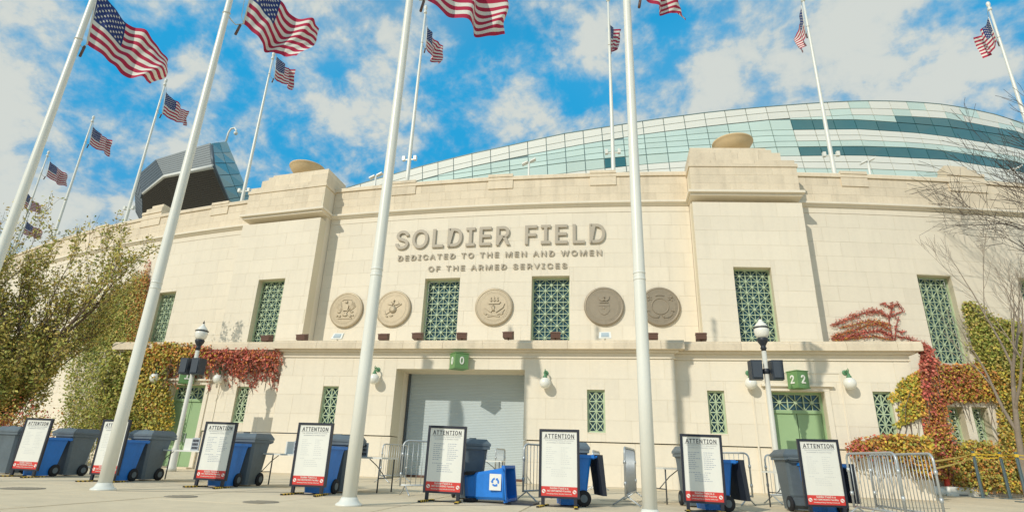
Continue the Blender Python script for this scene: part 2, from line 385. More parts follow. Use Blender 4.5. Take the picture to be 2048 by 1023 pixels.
# blocks: the largest in view as single stones, the others joined
co = loc(CAM)
def bsize(B):
    (a, b, c, d), vf, g2, m = B; u = (a+b)/2; z = (c+d)/2; v = vf(u); D = np.array([u, v, z])-co; w = F(u, v, z)-CAM
    dep = w@FW
    if dep < 1: return 0
    x = 1024+FPX*(w@RT)/dep; y = 511.5-FPX*(w@UP)/dep
    if not (-30 < x < 2078 and -30 < y < 1050): return 0
    if z < 5.2 and abs(u) < 19 and v > 3: return 0
    if z < 5 and u < -19: return 0
    if u < -30: return 0
    return (b-a)*(d-c)/dep**2
BLOCKS.sort(key=bsize, reverse=True)
rest = [MB(), MB()]; nb = 0
for B in BLOCKS:
    (a, b, c, d), vf, g2, m = B; a += g2; b -= g2; c += g2; d -= g2; e = .004
    pts = [(a, vf(a), c), (b, vf(b), c), (b, vf(b)+.03, c), (a, vf(a)+.03, c), (a, vf(a), d), (b, vf(b), d), (b, vf(b)+.03, d), (a, vf(a)+.03, d)]
    j = rnd.uniform(-.002, .002); pts = [(x, y+j, z) for x, y, z in pts]
    if nb < 300 and bsize(B) > 0:
        q = MB(); q.hexa(pts); q.build('stone_block', STONEW if m else STONE, bld); nb += 1
    else: rest[m].hexa(pts)
for q, m in zip(rest, (STONE, STONEW)): o = q.build('stone_blocks', m, bld); o['kind'] = 'stuff'
CORE.build('wall_core', MORTAR, bld); COREW.build('parapet_core', MORTAR, bld)
# cornices, copings, string lines
def cornice(u0, u1, base, parts):
    for nm, prof, m in parts: sweep(prof, u0, u1, nm, m, base=base)
CP = [('cornice', [(0, 12.76), (-.10, 12.80), (-.14, 12.86), (-.24, 12.90), (-.24, 13.0), (-.12, 13.03), (.5, 13.03), (.5, 12.76)], STONE),
      ('frieze_band', [(.005, 12.475), (-.02, 12.475), (-.02, 12.757), (.4, 12.757), (.4, 12.475)], STONE)]
for a, b in ((-9.44, 9.44), (-46, -PU1-.0), (PU1, 40)): cornice(a, b, arc, CP)
COPE = [('coping', [(-.10, 14.425), (-.10, 14.60), (-.04, 14.66), (.75, 14.66), (.75, 14.425)], STONEW)]
for a, b in ((-9.44, 9.44), (-46, -PU1), (PU1, 40)): cornice(a, b, arc, COPE)
def quadplan(s, i0, i1, dv0, dv1):            # plan of a pier slice, inset i0 at its inner end and i1 at its outer end
    a, b = s*(PU0+i0), s*(PU1-i1)
    p = [(a, PV(a)+dv0), (b, PV(b)+dv0), (b, PV(b)+dv1), (a, PV(a)+dv1)]
    return p if s > 0 else p[::-1]
for s in (-1, 1):
    m = MB(); m.prism(quadplan(s, .012, .012, .595, 2.9), 4.6, 14.33); m.build('pier_shaft', STONE, bld)
    m = MB(); m.prism(quadplan(s, -.06, -.06, -.10, 2.7), 12.78, 12.90); m.prism(quadplan(s, -.16, -.16, -.24, 2.7), 12.903, 13.02); m.build('pier_cornice', STONE, bld)
    m = MB(); m.prism(quadplan(s, -.05, -.05, -.07, 2.95), 14.335, 14.5); m.build('pier_coping', STONEW, bld)
    for k, (z0, z1, i0, i1, d0, d1) in enumerate([(14.503, 14.72, .02, .05, .0, 2.9), (14.723, 15.18, .06, .62, .10, 2.7), (15.183, 15.38, .10, 1.0, .16, 2.4), (15.383, 15.50, .12, 1.25, .2, 2.3)]):
        # each step is a course of separate blocks
        uu = PU0+i0; kk = 0
        while uu < PU1-i1-.1:
            L_ = min(rnd.uniform(.9, 1.4), PU1-i1-uu)
            if PU1-i1-uu-L_ < .4: L_ = PU1-i1-uu
            a, b = s*(uu+.004), s*(uu+L_-.004); p = [(a, PV(a)+d0), (b, PV(b)+d0), (b, PV(b)+d1), (a, PV(a)+d1)]
            m = MB(); m.prism(p if s > 0 else p[::-1], z0, z1-.003); m.build('step_stone', STONEW, bld); uu += L_
# raised coping stones along the parapet
for (a, b, zt) in [(-.6, .7, 14.75), (-6.0, -4.62, 14.75), (4.66, 5.97, 14.75), (16.9, 18.2, 14.75), (-18.1, -16.8, 14.75), (-24.2, -22.4, 14.95), (22.2, 24.1, 14.95), (27.5, 28.8, 14.75), (-29, -27.6, 14.75)]:
    sweep([(-.075, 13.95), (-.075, zt-.16), (-.135, zt-.15), (-.135, zt), (.7, zt), (.7, 13.95)], a, b, 'raised_coping', STONEW, n=2)
    if zt > 14.9: 
        sweep([(-.12, zt+.003), (-.12, zt+.2), (.7, zt+.2), (.7, zt+.003)], a+.35*(a < 0), b-.35*(a > 0), 'raised_coping', STONEW, n=2)
        sweep([(-.06, zt+.204), (-.06, zt+.4), (.6, zt+.4), (.6, zt+.204)], a+.75*(a < 0), b-.75*(a > 0), 'raised_coping', STONEW, n=2)
# gate block ledge
def ledge(u0, u1, vb, e0, e1):
    for nm, (p, z0, z1), m in [('ledge_fillet', (.05, 4.405, 4.46), STONE), ('ledge_frieze', (.02, 4.463, 4.62), STONE), ('ledge_bed', (.16, 4.623, 4.70), STONE), ('ledge', (.36, 4.703, 5.03), STONEW)]:
        u = u0-(p if e0 else 0)
        if nm != 'ledge':
            ua = u if e0 else BAY+p+.002; ub = u1+p if e1 else -BAY-p-.002      # a wing's mouldings butt against the ends of the bay's
            q = MB(); q.box(ua, vb-p, z0, ub, vb+.5, z1-.003); q.build(nm, m, bld); continue
        uend = u1+(p if e1 else 0); r = random.Random(int(u0*7))
        while u < uend-.05:
            L_ = r.uniform(1.3, 2.0)
            if uend-u-L_ < .7: L_ = uend-u
            q = MB(); a, b = u+.004, u+L_-.004; dv = r.uniform(-.004, .004)
            prof = [(vb-p+dv, z0), (vb-p+dv, z0+.24), (vb-p+.05, z0+.27), (vb-p+.05, z1), (vb+.9, z1), (vb+.9, z0)]
            k = len(prof); q.v = [(a, y, z) for y, z in prof]+[(b, y, z) for y, z in prof]
            for j in range(k): q.face((j, k+j, k+(j+1) % k, (j+1) % k))
            q.face(range(k)); q.face(range(2*k-1, k-1, -1)); q.build('ledge_stone', m, bld); u += L_
ledge(-BAY, BAY, 0, True, True); ledge(-END, -BAY-.37, .28, True, False); ledge(BAY+.37, END, .28, False, True)
m = MB(); m.prism([(-END, .9), (END, .9), (END, 6.6), (9, 5.4), (0, 4.9), (-9, 5.4), (-END, 6.6)], 4.5, 4.985); m.build('terrace_slab', STONEW, bld)
for s in (-1, 1):
    m = MB(); x = s*END; m.box(min(x, x-s*.6), 1.0, 0, max(x, x-s*.6), 6.2, 4.5); m.build('end_wall', STONE, bld)
# windows with star grilles
def grille(nu, nz, w, h, bar=.028, star=True):
    m = MB(); cw, chh = w/nu, h/nz; y0, y1 = -.03, .03
    def b(x0, z0, x1, z1, t=bar, yy=0.): m.bar((x0, yy, z0), (x1, yy, z1), t, .05, up=(0, 1, 0))
    for i in range(nu+1): b(i*cw, 0, i*cw, h, bar*1.15)
    for j in range(nz+1): b(0, j*chh, w, j*chh, bar*1.15, .002)
    for i in range(nu):
        for j in range(nz):
            x, z = i*cw, j*chh; b(x, z, x+cw, z+chh, bar*.8, .004); b(x, z+chh, x+cw, z, bar*.8, .006)
            if star:
                b(x+cw/2, z, x+cw/2, z+chh, bar*.7, .008); b(x, z+chh/2, x+cw, z+chh/2, bar*.7, .010)
                m.lathe([(cw*.12, -.03), (cw*.12, .03)], 8, (x+cw/2, 0, z+chh/2), axis='y', sm=False)
            else:
                m.lathe([(cw*.13, -.03), (cw*.13, .03)], 8, (x+cw/2, 0, z+chh/2), axis='y', sm=False)
    for i in range(1, nu):
        for j in range(1, nz): m.lathe([(cw*.10, -.034), (cw*.10, .028)], 8, (i*cw, 0, j*chh), axis='y', sm=False)
    return m
def window(hole, vf, depth, nu, nz, star=True, bar=.028):
    a, b, c, d = hole; um = (a+b)/2; v = vf(um)+depth; ang = math.atan2(vf(b)-vf(a), b-a); w = (b-a)/math.cos(ang)
    f = MB(); t = .05
    for q in ((0, 0, t, d-c), (w-t, 0, w, d-c), (t, 0, w-t, t), (t, d-c-t, w-t, d-c)): f.box(q[0], -.05, q[1], q[2], .06, q[3])
    o = f.build('window', GREEN, bld); o.location = (a, vf(a)+depth, c); o.rotation_euler = (0, 0, ang)
    gr = grille(nu, nz, w-2*t, d-c-2*t, bar, star).build('grille', GREEN, o); gr.location = (t, 0, t)
    pn = MB(); pn.box(t, .10, t, w-t, .12, d-c-t); pn.build('pane', GLASS, o)
    si = MB(); si.hexa([(a-.0, vf(a)-.012, c-.02), (b, vf(b)-.012, c-.02), (b, vf(b)+depth+.2, c-.02), (a, vf(a)+depth+.2, c-.02), (a, vf(a)-.012, c+.012), (b, vf(b)-.012, c+.012), (b, vf(b)+depth+.2, c+.03), (a, vf(a)+depth+.2, c+.03)]); si.build('window_sill', STONE, bld)
    # dark room behind
for w_ in WIN_UP: window(w_, arc, .42, 3, 6)
for w_ in WIN_PIER: window(w_, PV, .40, 3, 7)
for w_ in WIN_WING: window(w_, arc, .42, 3, 7)
for w_ in WIN_SM: window(w_, arc, .52, 2, 5, False, .03)
for w_ in LO_BAY: window(w_, bayf, .16, 2, 4, False, .032)
for w_ in LO_WL+LO_WR: window(w_, wingf, .16, 2, 4, False, .032)
# rolling shutter gate
m = MB(); n = 66; z1 = 4.0; h = z1/n
for i in range(n):
    z = i*h; b = len(m.v); m.v += [(-2.75, 1.47, z), (2.2, 1.47, z), (2.2, 1.457, z+h*.35), (-2.75, 1.457, z+h*.35), (2.2, 1.457, z+h*.75), (-2.75, 1.457, z+h*.75), (2.2, 1.47, z+h), (-2.75, 1.47, z+h)]
    m.face((b, b+1, b+2, b+3)); m.face((b+3, b+2, b+4, b+5)); m.face((b+5, b+4, b+6, b+7))
sh = m.build('rolling_shutter', SHUT, bld)
m = MB(); m.box(-2.75, 1.40, .0, 2.2, 1.49, .09); m.build('bottom_rail', BROWN, sh)
m = MB(); m.box(-2.81, .012, 3.975, 2.28, 1.9, 4.39); m.build('gate_lintel', STONE, bld)
for x0, x1 in ((-3.2, -2.80), (2.27, 2.7)): m = MB(); m.box(x0, .85, 0, x1, 1.9, 3.97); m.build('gate_jamb', STONE, bld)
for x in (-2.77, 2.20): m = MB(); m.box(x, 1.36, 0, x+.07, 1.55, 3.97); m.build('shutter_guide', mat('guide steel', (.10, .12, .14), .5, metal=.4), bld)
# green doors with transom grilles, stone surrounds
def door(hole):
    a, b, c, d = hole; v = .28
    o = MB(); t = .07
    for x0, x1 in ((a, a+t), (b-t, b)): o.box(x0, v+.30, 0, x1, v+.42, d)
    o.box(a+t, v+.30, d-t, b-t, v+.42, d); o.box(a+t, v+.30, 2.62, b-t, v+.42, 2.72)
    dr = o.build('door', GREEND, bld)
    mid = (a+b)/2
    for x0, x1 in ((a+t+.005, mid-.012), (mid+.012, b-t-.005)):
        q = MB(); q.box(x0, v+.36, .02, x1, v+.41, 2.615); lf = q.build('door_leaf', GREEND, dr)
    q = MB(); 
    for x in (mid-.07, mid+.07): q.bar((x, v+.33, 1.0), (x, v+.33, 1.35), .03, .03); q.bar((x, v+.36, 1.02), (x, v+.33, 1.02), .02, .02); q.bar((x, v+.36, 1.33), (x, v+.33, 1.33), .02, .02)
    q.build('handle', STEEL, dr)
    w = b-a-2*t; gr = grille(3, 1, w, d-t-2.72, .03).build('transom_grille', GREEN, dr); gr.location = (a+t, v+.34, 2.72)
    q = MB(); q.box(a+t, v+.40, 2.72, b-t, v+.415, d-t); q.build('transom_pane', GLASS, dr)
    q = MB(); q.box(a, v+.43, 0, b, v+.5, d); q.build('door_backing', GLASS, dr)
    s = MB()
    for x0, x1 in ((a-.17, a-.004), (b+.004, b+.17)): s.box(x0, v-.05, 0, x1, v+.02, d+.004)
    s.box(a-.17, v-.053, d+.008, b+.17, v+.02, d+.15); s.build('door_surround', STONE, bld)
    s = MB(); s.box(a-.30, v-.16, d+.155, b+.30, v+.02, d+.23); s.build('door_hood', STONE, bld)
    s = MB(); s.box(a-.62, v-.025, d+.62, b+.62, v+.02, d+.68)
    for x0 in (a-.62, b+.57): s.box(x0, v-.025, 0, x0+.05, v+.02, d+.615)
    s.build('door_panel_moulding', STONE, bld)
    s = MB(); s.box(a-.15, v-.35, 0, b+.15, v+.30, .06); s.build('door_step', STONEW, bld)
door(DOORR); door(DOORL)

# ------------------------------------------------------------------ lettering on the wall
def wall_text(s, u0, u1, z0, z1, depth, bold, spacing, label, wordsp=1.0):
    t = thing('facade_lettering', label, 'lettering', P0, FR)
    for vs_, fs in text_mesh(s, u1-u0, z1-z0, depth, bold, spacing, wordsp, split=True):
        uc = (u0+u1)/2; zc = (z0+z1)/2; q = MB()
        q.v = [(x+uc, arc(x+uc)-depth/2-.04+y, z+zc) for x, y, z in vs_]
        for f in fs: q.face(f)
        q.build('letter', BRONZEL, t)
    return t
wall_text('SOLDIER FIELD', -5.42, 5.37, 10.78, 11.83, .06, .014, 1.12, 'large raised bronze capitals reading SOLDIER FIELD across the limestone wall', 1.3)
wall_text('DEDICATED TO THE MEN AND WOMEN', -5.2, 5.18, 10.17, 10.46, .03, .015, 1.25, 'small raised letters reading DEDICATED TO THE MEN AND WOMEN', 1.15)
wall_text('OF THE ARMED SERVICES', -3.5, 3.5, 9.53, 9.81, .03, .015, 1.25, 'small raised letters reading OF THE ARMED SERVICES', 1.15)

# ------------------------------------------------------------------ bronze seals
def seal(u, kind, label, base):
    t = thing('bronze_seal', label, 'seal', F(u, arc(u), 7.64), FR-0+math.atan(2*KA*u)*1, 'service seals along the wall')
    r = .925; d = MB(); d.lathe([(r, 0), (r, -.10), (r-.03, -.13), (r-.10, -.13), (r-.115, -.105), (0, -.105)], 48, axis='y'); disc = d.build('disc', base, t)
    d = MB(); d.lathe([(r-.105, -.10), (r-.09, -.135), (r-.06, -.135), (r-.05, -.12)], 48, axis='y'); d.lathe([(r-.27, -.10), (r-.262, -.125), (r-.245, -.125), (r-.237, -.10)], 48, axis='y'); d.build('rim', base, t)
    m = MB(); y = -.105
    # lettering around the rim: raised strokes too small to read
    rr = random.Random(kind)
    for k in range(46):
        a = math.pi*2*k/46
        if kind in (1,) and .8 < a < 2.3: pass
        if rr.random() < .15: continue
        x, z = (r-.185)*math.cos(a), (r-.185)*math.sin(a); tx, tz = -math.sin(a), math.cos(a); nx, nz_ = math.cos(a), math.sin(a)
        m.bar((x-nx*.04, y, z-nz_*.04), (x+nx*.04, y, z+nz_*.04), .022, .03, up=(0, 1, 0))
        if rr.random() < .7: m.bar((x-tx*.03+nx*.03, y, z-tz*.03+nz_*.03), (x+tx*.03+nx*.03, y, z+tz*.03+nz_*.03), .018, .026, up=(0, 1, 0))
    def blob(x, z, sx, sz, dep=.05, ang=0):
        n = 10; b = len(m.v); c, s_ = math.cos(ang), math.sin(ang)
        for f, dd in ((1, 0), (.8, .7), (.4, 1)):
            for j in range(n):
                q = 2*math.pi*j/n; px, pz = sx*f*math.cos(q), sz*f*math.sin(q); m.v.append((x+px*c-pz*s_, y-dep*dd, z+px*s_+pz*c))
        for i in range(2):
            for j in range(n): m.face((b+i*n+j, b+i*n+(j+1) % n, b+(i+1)*n+(j+1) % n, b+(i+1)*n+j), 0, True)
        m.face(range(b+2*n, b+3*n))
    def plate(pts, dep=.04):
        b = len(m.v); n = len(pts); m.v += [(x, y-dep, z) for x, z in pts]+[(x, y+.01, z) for x, z in pts]; m.face(range(b, b+n))
        for i in range(n): m.face((b+i, b+n+i, b+n+(i+1) % n, b+(i+1) % n))
    def stroke(pts, w=.05, dep=.05):
        for p, q in zip(pts, pts[1:]): m.bar((p[0], y, p[1]), (q[0], y, q[1]), w, dep*2, up=(0, 1, 0))
    if kind == 0:      # trophy of arms
        for s in (-1, 1):
            for k in range(5): a = .35+.16*k; blob(s*(.14+.30*math.cos(a)*.9), -.08+.42*math.sin(a)*.95, .045, .27, .05, s*(-.9+.17*k))
            stroke([(s*.05, -.2), (s*.42, .38)], .03); blob(s*.36, -.12, .12, .06, .06); blob(s*.30, -.33, .09, .085, .07); blob(s*.45, -.31, .06, .06, .06)
        plate([(-.12, -.05), (.12, -.05), (.16, .22), (.07, .3), (-.07, .3), (-.16, .22)], .07); blob(0, .40, .10, .09, .08); blob(0, -.27, .17, .10, .07); stroke([(-.4, -.44), (.4, -.44)], .05)
        stroke([(-.28, .50), (-.12, .56), (.12, .56), (.28, .50)], .05)
    elif kind == 1:    # eagle over a globe with an anchor
        blob(0, -.06, .22, .21, .12); stroke([(-.38, -.30), (.36, .18)], .05); stroke([(-.26, -.44), (-.38, -.30), (-.44, -.14)], .06); blob(-.30, -.40, .10, .05, .06, -.5); blob(-.05, -.38, .12, .05, .06, .2); blob(.40, .20, .06, .06, .05)
        for s in (-1, 1): plate([(s*.03, .16), (s*.12, .36), (s*.26, .34), (s*.32, .22), (s*.16, .17)], .06)
        blob(0, .28, .06, .12, .08); blob(.03, .40, .05, .045, .08)
    elif kind == 2:    # ship above an eagle and anchor
        plate([(-.26, .12), (.26, .12), (.34, .22), (-.30, .20)], .06)
        for x, h_ in ((-.16, .22), (0, .30), (.16, .22)): stroke([(x, .18), (x, .2+h_)], .02); blob(x+.02, .30, .07, .08, .06); blob(x+.02, .42, .05, .05, .05)
        for s in (-1, 1): plate([(s*.05, -.18), (s*.14, .02), (s*.54, .14), (s*.46, -.06), (s*.30, -.18), (s*.12, -.30)], .06)
        for s in (-1, 1): stroke([(s*.08, -.42), (s*.26, -.36), (s*.42, -.28), (s*.52, -.14)], .06); blob(s*.40, -.36, .12, .06, .05, s*.5)
        blob(0, -.10, .09, .17, .09); blob(-.03, .05, .05, .05, .09); stroke([(-.3, -.48), (0, -.44), (.3, -.48)], .06)
    elif kind == 3:    # shield below an eagle crest
        plate([(-.24, .10), (.24, .10), (.26, -.20), (.16, -.36), (0, -.44), (-.16, -.36), (-.26, -.20)], .04)
        stroke([(-.24, .0), (.24, .0)], .03, .055); blob(0, -.10, .05, .12, .06); stroke([(-.14, -.02), (.14, -.18)], .03); stroke([(.14, -.02), (-.14, -.18)], .03)
        for s in (-1, 1): plate([(s*.02, .24), (s*.10, .36), (s*.26, .46), (s*.22, .30), (s*.12, .22)], .06)
        blob(0, .30, .06, .09, .08); blob(.02, .42, .045, .04, .07); stroke([(-.2, .17), (.2, .17)], .05)
    else:              # crossed anchors behind a plain disc
        m.lathe([(.40, -.105), (.39, -.15), (.36, -.15), (.35, -.115), (0, -.12)], 32, axis='y')
        for s in (-1, 1):
            stroke([(s*.50, .42), (s*.38, .30)], .06); blob(s*.52, .44, .07, .07, .07); stroke([(s*.38, .46), (s*.56, .26)], .05)
            stroke([(s*.12, -.50), (s*.34, -.50), (s*.50, -.38), (s*.54, -.18)], .07); plate([(s*.06, -.44), (s*.18, -.42), (s*.14, -.56)], .07); plate([(s*.48, -.22), (s*.62, -.24), (s*.56, -.10)], .07)
        stroke([(-.2, .50), (-.1, .54), (.1, .54), (.2, .50)], .05)
    m.build('relief', base, t)['kind'] = 'stuff'
BR2 = mat('brown bronze seal', (.33, .275, .20), .5, metal=.35, noise=[(5, .14), (40, .12)], bump=.3)
seal(-7.74, 0, 'round bronze seal with trophy of flags and drums beside the shaded pier', BRONZE)
seal(-5.14, 1, 'round bronze seal with eagle, globe and anchor', BRONZE)
seal(0, 2, 'round bronze seal with ship above spread eagle, between the two grille windows', BRONZE)
seal(5.22, 3, 'brown bronze seal with small shield under an eagle crest', BR2)
seal(7.77, 4, 'brown bronze seal with anchor ends round a plain disc', BR2)

# ------------------------------------------------------------------ stone bowls on the piers
for s, lab in ((-1, 'wide stone bowl on top of the pier nearer the leafy tree'), (1, 'wide stone bowl on top of the pier nearer the red vine')):
    t = thing('stone_bowl', lab, 'stone bowl', F(s*12.0, 5.9, 15.52), FR, 'bowls crowning the piers')
    m = MB(); m.lathe([(.34, 0), (.36, .12), (.26, .22), (.22, .38), (.26, .46)], 28); m.build('foot', STONEW, t)
    m = MB(); m.lathe([(.2, .44), (.47, .50), (.74, .66), (.90, .88), (.97, 1.02), (1.01, 1.05), (1.01, 1.11), (.94, 1.13), (.87, 1.06), (.6, .80), (0, .66)], 40); m.build('bowl', mat('tan bowl stone', (.66, .50, .29), .85, noise=[(4, .12), (30, .1)]), t)

# ------------------------------------------------------------------ glazed bowl behind
def pl(pts): xs, ys = zip(*pts); return lambda x: float(np.interp(x, xs, ys))
ROWS = [pl(p) for p in [
 [(690, 377), (751, 359), (838, 334), (932, 310), (1035, 288), (1120, 269), (1302, 240), (1424, 224), (1520, 215), (1635, 206), (1718, 202), (1760, 202), (1827, 204), (1896, 210), (1979, 226), (2048, 247), (2150, 285)],
 [(690, 390), (838, 347), (1035, 301), (1183, 273), (1302, 253), (1424, 237), (1549, 224), (1718, 216), (1827, 219), (1896, 224), (2035, 254), (2150, 296)],
 [(690, 403), (838, 360), (927, 336), (1035, 313.5), (1106, 299.5), (1183, 285), (1302, 266), (1424, 251), (1549, 238), (1718, 229), (1827, 233), (1896, 237), (2035, 263), (2150, 306)],
 [(1549, 239), (1718, 239), (1827, 247), (1896, 253), (2035, 274), (2150, 315)],
 [(690, 290), (1230, 280), (1302, 276), (1424, 265), (1549, 260), (1718, 258), (1827, 265), (1896, 273), (2035, 296), (2150, 333)],
 [(690, 330), (1000, 322), (1108, 307), (1183, 294.6), (1302, 285.5), (1424, 277), (1549, 271), (1718, 270), (1827, 276), (1896, 283), (2035, 305), (2150, 340)],
 [(690, 380), (861, 355), (1035, 329.6), (1108, 319), (1183, 307), (1302, 296), (1424, 289), (1549, 283), (1718, 280), (1827, 285), (1896, 291), (2035, 313), (2150, 348)],
 [(690, 394), (833, 370), (1035, 338), (1108, 327.5), (1183, 319), (1302, 308), (1424, 300), (1549, 294), (1718, 292), (1827, 295), (1896, 302), (2035, 324), (2150, 358)],
 [(690, 414), (833, 390), (1035, 357), (1108, 349), (1183, 339), (1302, 327), (1424, 318), (1549, 312), (1718, 310), (1827, 316), (1896, 319), (2035, 342), (2150, 376)],
 [(690, 425), (833, 402), (1035, 370), (1108, 360), (1183, 350), (1302, 339), (1424, 331), (1549, 324), (1718, 323), (1827, 328), (1896, 333), (2035, 356), (2150, 390)],
 [(690, 436), (833, 413), (1035, 382), (1108, 371), (1302, 349), (1549, 336), (1718, 337), (1827, 341), (1896, 346), (2035, 370), (2150, 404)],
 [(690, 450), (833, 427), (1035, 398), (1108, 387), (1302, 365), (1549, 352), (1718, 353), (1827, 356), (1896, 361), (2035, 386), (2150, 420)]]]
gb = thing('glazed_stadium_bowl', 'long curved stadium bowl of cream and pale green glass panels rising behind the wall', 'stadium', F(8, 24, 0), FR)
gbo = np.array([8, 24, 0])
xs = [690]; 
while xs[-1] < 2140: xs.append(xs[-1]+(31 if xs[-1] < 900 else 37 if xs[-1] < 1200 else 41 if xs[-1] < 1750 else 35))
lean = pl([(690, -.02), (1100, .05), (1302, .12), (1549, .28), (1827, .42), (2048, .5), (2150, .55)])
def bowlpt(x, k):
    y0 = ROWS[0](x); yk = y0
    for _ in range(4):
        px = x+lean(x)*(yk-y0); yk = ROWS[k](px)
        if k >= 3: yk = max(yk, ROWS[2](px)+.35*(k-2))
    return px, yk
def bowl3(px, py, k): return onarc(px, py, 19.0-.22*k)
parap = lambda x: float(np.interp(x, [690, 1030, 1370, 1690, 2048], [385, 362, 358, 355, 378]))
bk = MB()
for i in range(len(xs)-1):
    for k in range(11):
        c = [bowlpt(xs[i], k), bowlpt(xs[i+1], k), bowlpt(xs[i+1], k+1), bowlpt(xs[i], k+1)]
        hgt = (c[3][1]-c[0][1]+c[2][1]-c[1][1])/2
        P = [bowl3(x, y, kk)-gbo for (x, y), kk in zip(c, (k, k, k+1, k+1))]
        nrm = np.cross(P[1]-P[0], P[3]-P[0]); nrm /= (np.linalg.norm(nrm)+1e-9)
        if nrm[1] > 0: nrm = -nrm
        bk.poly([p-nrm*.06 for p in P])
        if hgt < 3 or min(c[0][1], c[1][1]) > parap(c[0][0])+3: continue
        x = (c[0][0]+c[1][0])/2
        mt = PCREAM
        if k == 2: mt = PDARK if x > 1775 else PGREEN
        elif k == 3: mt = PDARK if x > 1590 else PGREEN
        elif k in (4, 5): mt = PCREAM if x > 1600 else PGREEN
        elif k == 6: mt = PGREEN
        elif k == 7: mt = PDARK if x > 1585 or 1225 < x < 1262 else PGREEN
        elif k == 10: mt = PGREEN
        elif k < 2 and x > 1660: mt = PCREAM if (i*7+k) % 3 else PGREEN
        q = MB(); cen = sum(P)/4; hl = np.linalg.norm(P[3]-P[0]); wl = np.linalg.norm(P[1]-P[0]); gh = .07; gw = .035
        if k == 7 or k == 3: gh = .09
        def ins(a, b, dd): v = b-a; l = np.linalg.norm(v)+1e-9; return v/l*min(dd, l*.3)
        Q = [P[0]+ins(P[0], P[1], gw)+ins(P[0], P[3], gh), P[1]+ins(P[1], P[0], gw)+ins(P[1], P[2], gh), P[2]+ins(P[2], P[3], gw), P[3]+ins(P[3], P[2], gw)]
        q.hexa([p-nrm*.05 for p in Q[::-1]]+[p+nrm*.03 for p in Q[::-1]]); q.build('glass_panel', mt, gb)
bk.build('mullion_grid', MULL, gb)
# top rail
m = MB(); tp = [bowl3(*bowlpt(x, 0), 0)-gbo for x in xs]; m.tube(tp, .07, 6); m.build('top_rail', MULL, gb)
m = MB()
for a, b in zip(tp, tp[1:]):
    pass
# body behind the glass so that it is not a thin sheet
low = [bowl3(*bowlpt(x, 11), 11)-gbo for x in xs]
for i in range(len(xs)-1):
    a, b = tp[i]-np.array([0, 0, .1]), tp[i+1]-np.array([0, 0, .1]); a2, b2 = a+np.array([0, 6, -1.5]), b+np.array([0, 6, -1.5]); m.poly([a, b, b2, a2])
    c, d = low[i], low[i+1]; m.poly([c, np.array([c[0], c[1], 0]), np.array([d[0], d[1], 0]), d]); m.poly([a2, b2, np.array([b2[0], b2[1], 0]), np.array([a2[0], a2[1], 0])])
m.build('bowl_roof', PCREAM, gb)

# ------------------------------------------------------------------ faceted end of the bowl
sbv = 34.
sb = thing('faceted_grandstand_end', 'faceted grey metal clad grandstand end with dark soffit and glass side', 'stadium', F(-46, 38, 0), FR); so = np.array([-46, 38, 0])
def S(x, y, v): return onv(x, y, v)-so
A1, A2, A3, A4, A5 = S(279, 349, 35), S(313, 320, 32), S(422, 287, 31), S(452, 283, 35), S(506, 412, 40)
B1, B2, B3 = S(286, 387, 34), S(329, 353, 31), S(427, 333, 30)
C1, C2 = S(271, 379, 37), S(273, 424, 40)
D1, D2, D3 = S(287, 452, 41), S(380, 440, 40), S(464, 420, 37)
M1 = S(352, 418, 38)
def ribs(name, quad, n, matl, parent=sb, dep=.12):
    m = MB(); a, b, c, d = quad; nr = np.cross(b-a, d-a); nr /= np.linalg.norm(nr)
    if nr @ (loc(CAM)-so-a) < 0: nr = -nr
    for i in range(n):
        s0, s1 = i/n, (i+.86)/n; p = [a+(d-a)*s0, b+(c-b)*s0, b+(c-b)*s1, a+(d-a)*s1]
        m.hexa([x-nr*.2 for x in p]+[x+nr*dep for x in p])
    return m.build(name, matl, parent)
m = MB(); m.poly([A1, A2, A3, A4, A5, D3, D2, D1, C2, C1]); 
cen_ = sum((A1, A2, A3, A4, A5, D3, D2, D1, C2, C1))/10; back = [cen_+(p-cen_)*.75+np.array([-7.9, 9, 2.2]) for p in (A1, A2, A3, A4, A5, D3, D2, D1, C2, C1)]; m.poly(back[::-1])
fr = [A1, A2, A3, A4, A5, D3, D2, D1, C2, C1]
for i in range(10): m.poly([fr[i], fr[(i+1) % 10], back[(i+1) % 10], back[i]])
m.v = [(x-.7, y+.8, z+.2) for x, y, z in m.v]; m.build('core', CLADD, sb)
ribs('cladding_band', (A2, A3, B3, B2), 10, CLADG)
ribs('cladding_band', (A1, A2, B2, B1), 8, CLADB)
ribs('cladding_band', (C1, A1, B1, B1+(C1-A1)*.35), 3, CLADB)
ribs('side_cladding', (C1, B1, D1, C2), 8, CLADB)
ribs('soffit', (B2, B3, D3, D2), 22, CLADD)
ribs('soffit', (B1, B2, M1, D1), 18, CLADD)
ribs('soffit', (B2, D2, D2+(M1-B2)*.05, M1), 8, CLADD)
m = MB(); m.tube([B1, B2, B3], [.16, .22, .28], 6); m.build('white_trim', TRIMW, sb)
m = MB(); m.tube([B1, M1], .16, 6); m.build('edge_trim', CLADB, sb); m = MB(); m.tube([B3+(A3-B3)*.9, B3, D3], .22, 6); m.build('edge_trim', CLADB, sb)
GL = [A3, A4, A5, D3, B3]
m = MB(); m.poly([A3, A4, A5, D3, B3]); m.build('glass_backing', MULL, sb)
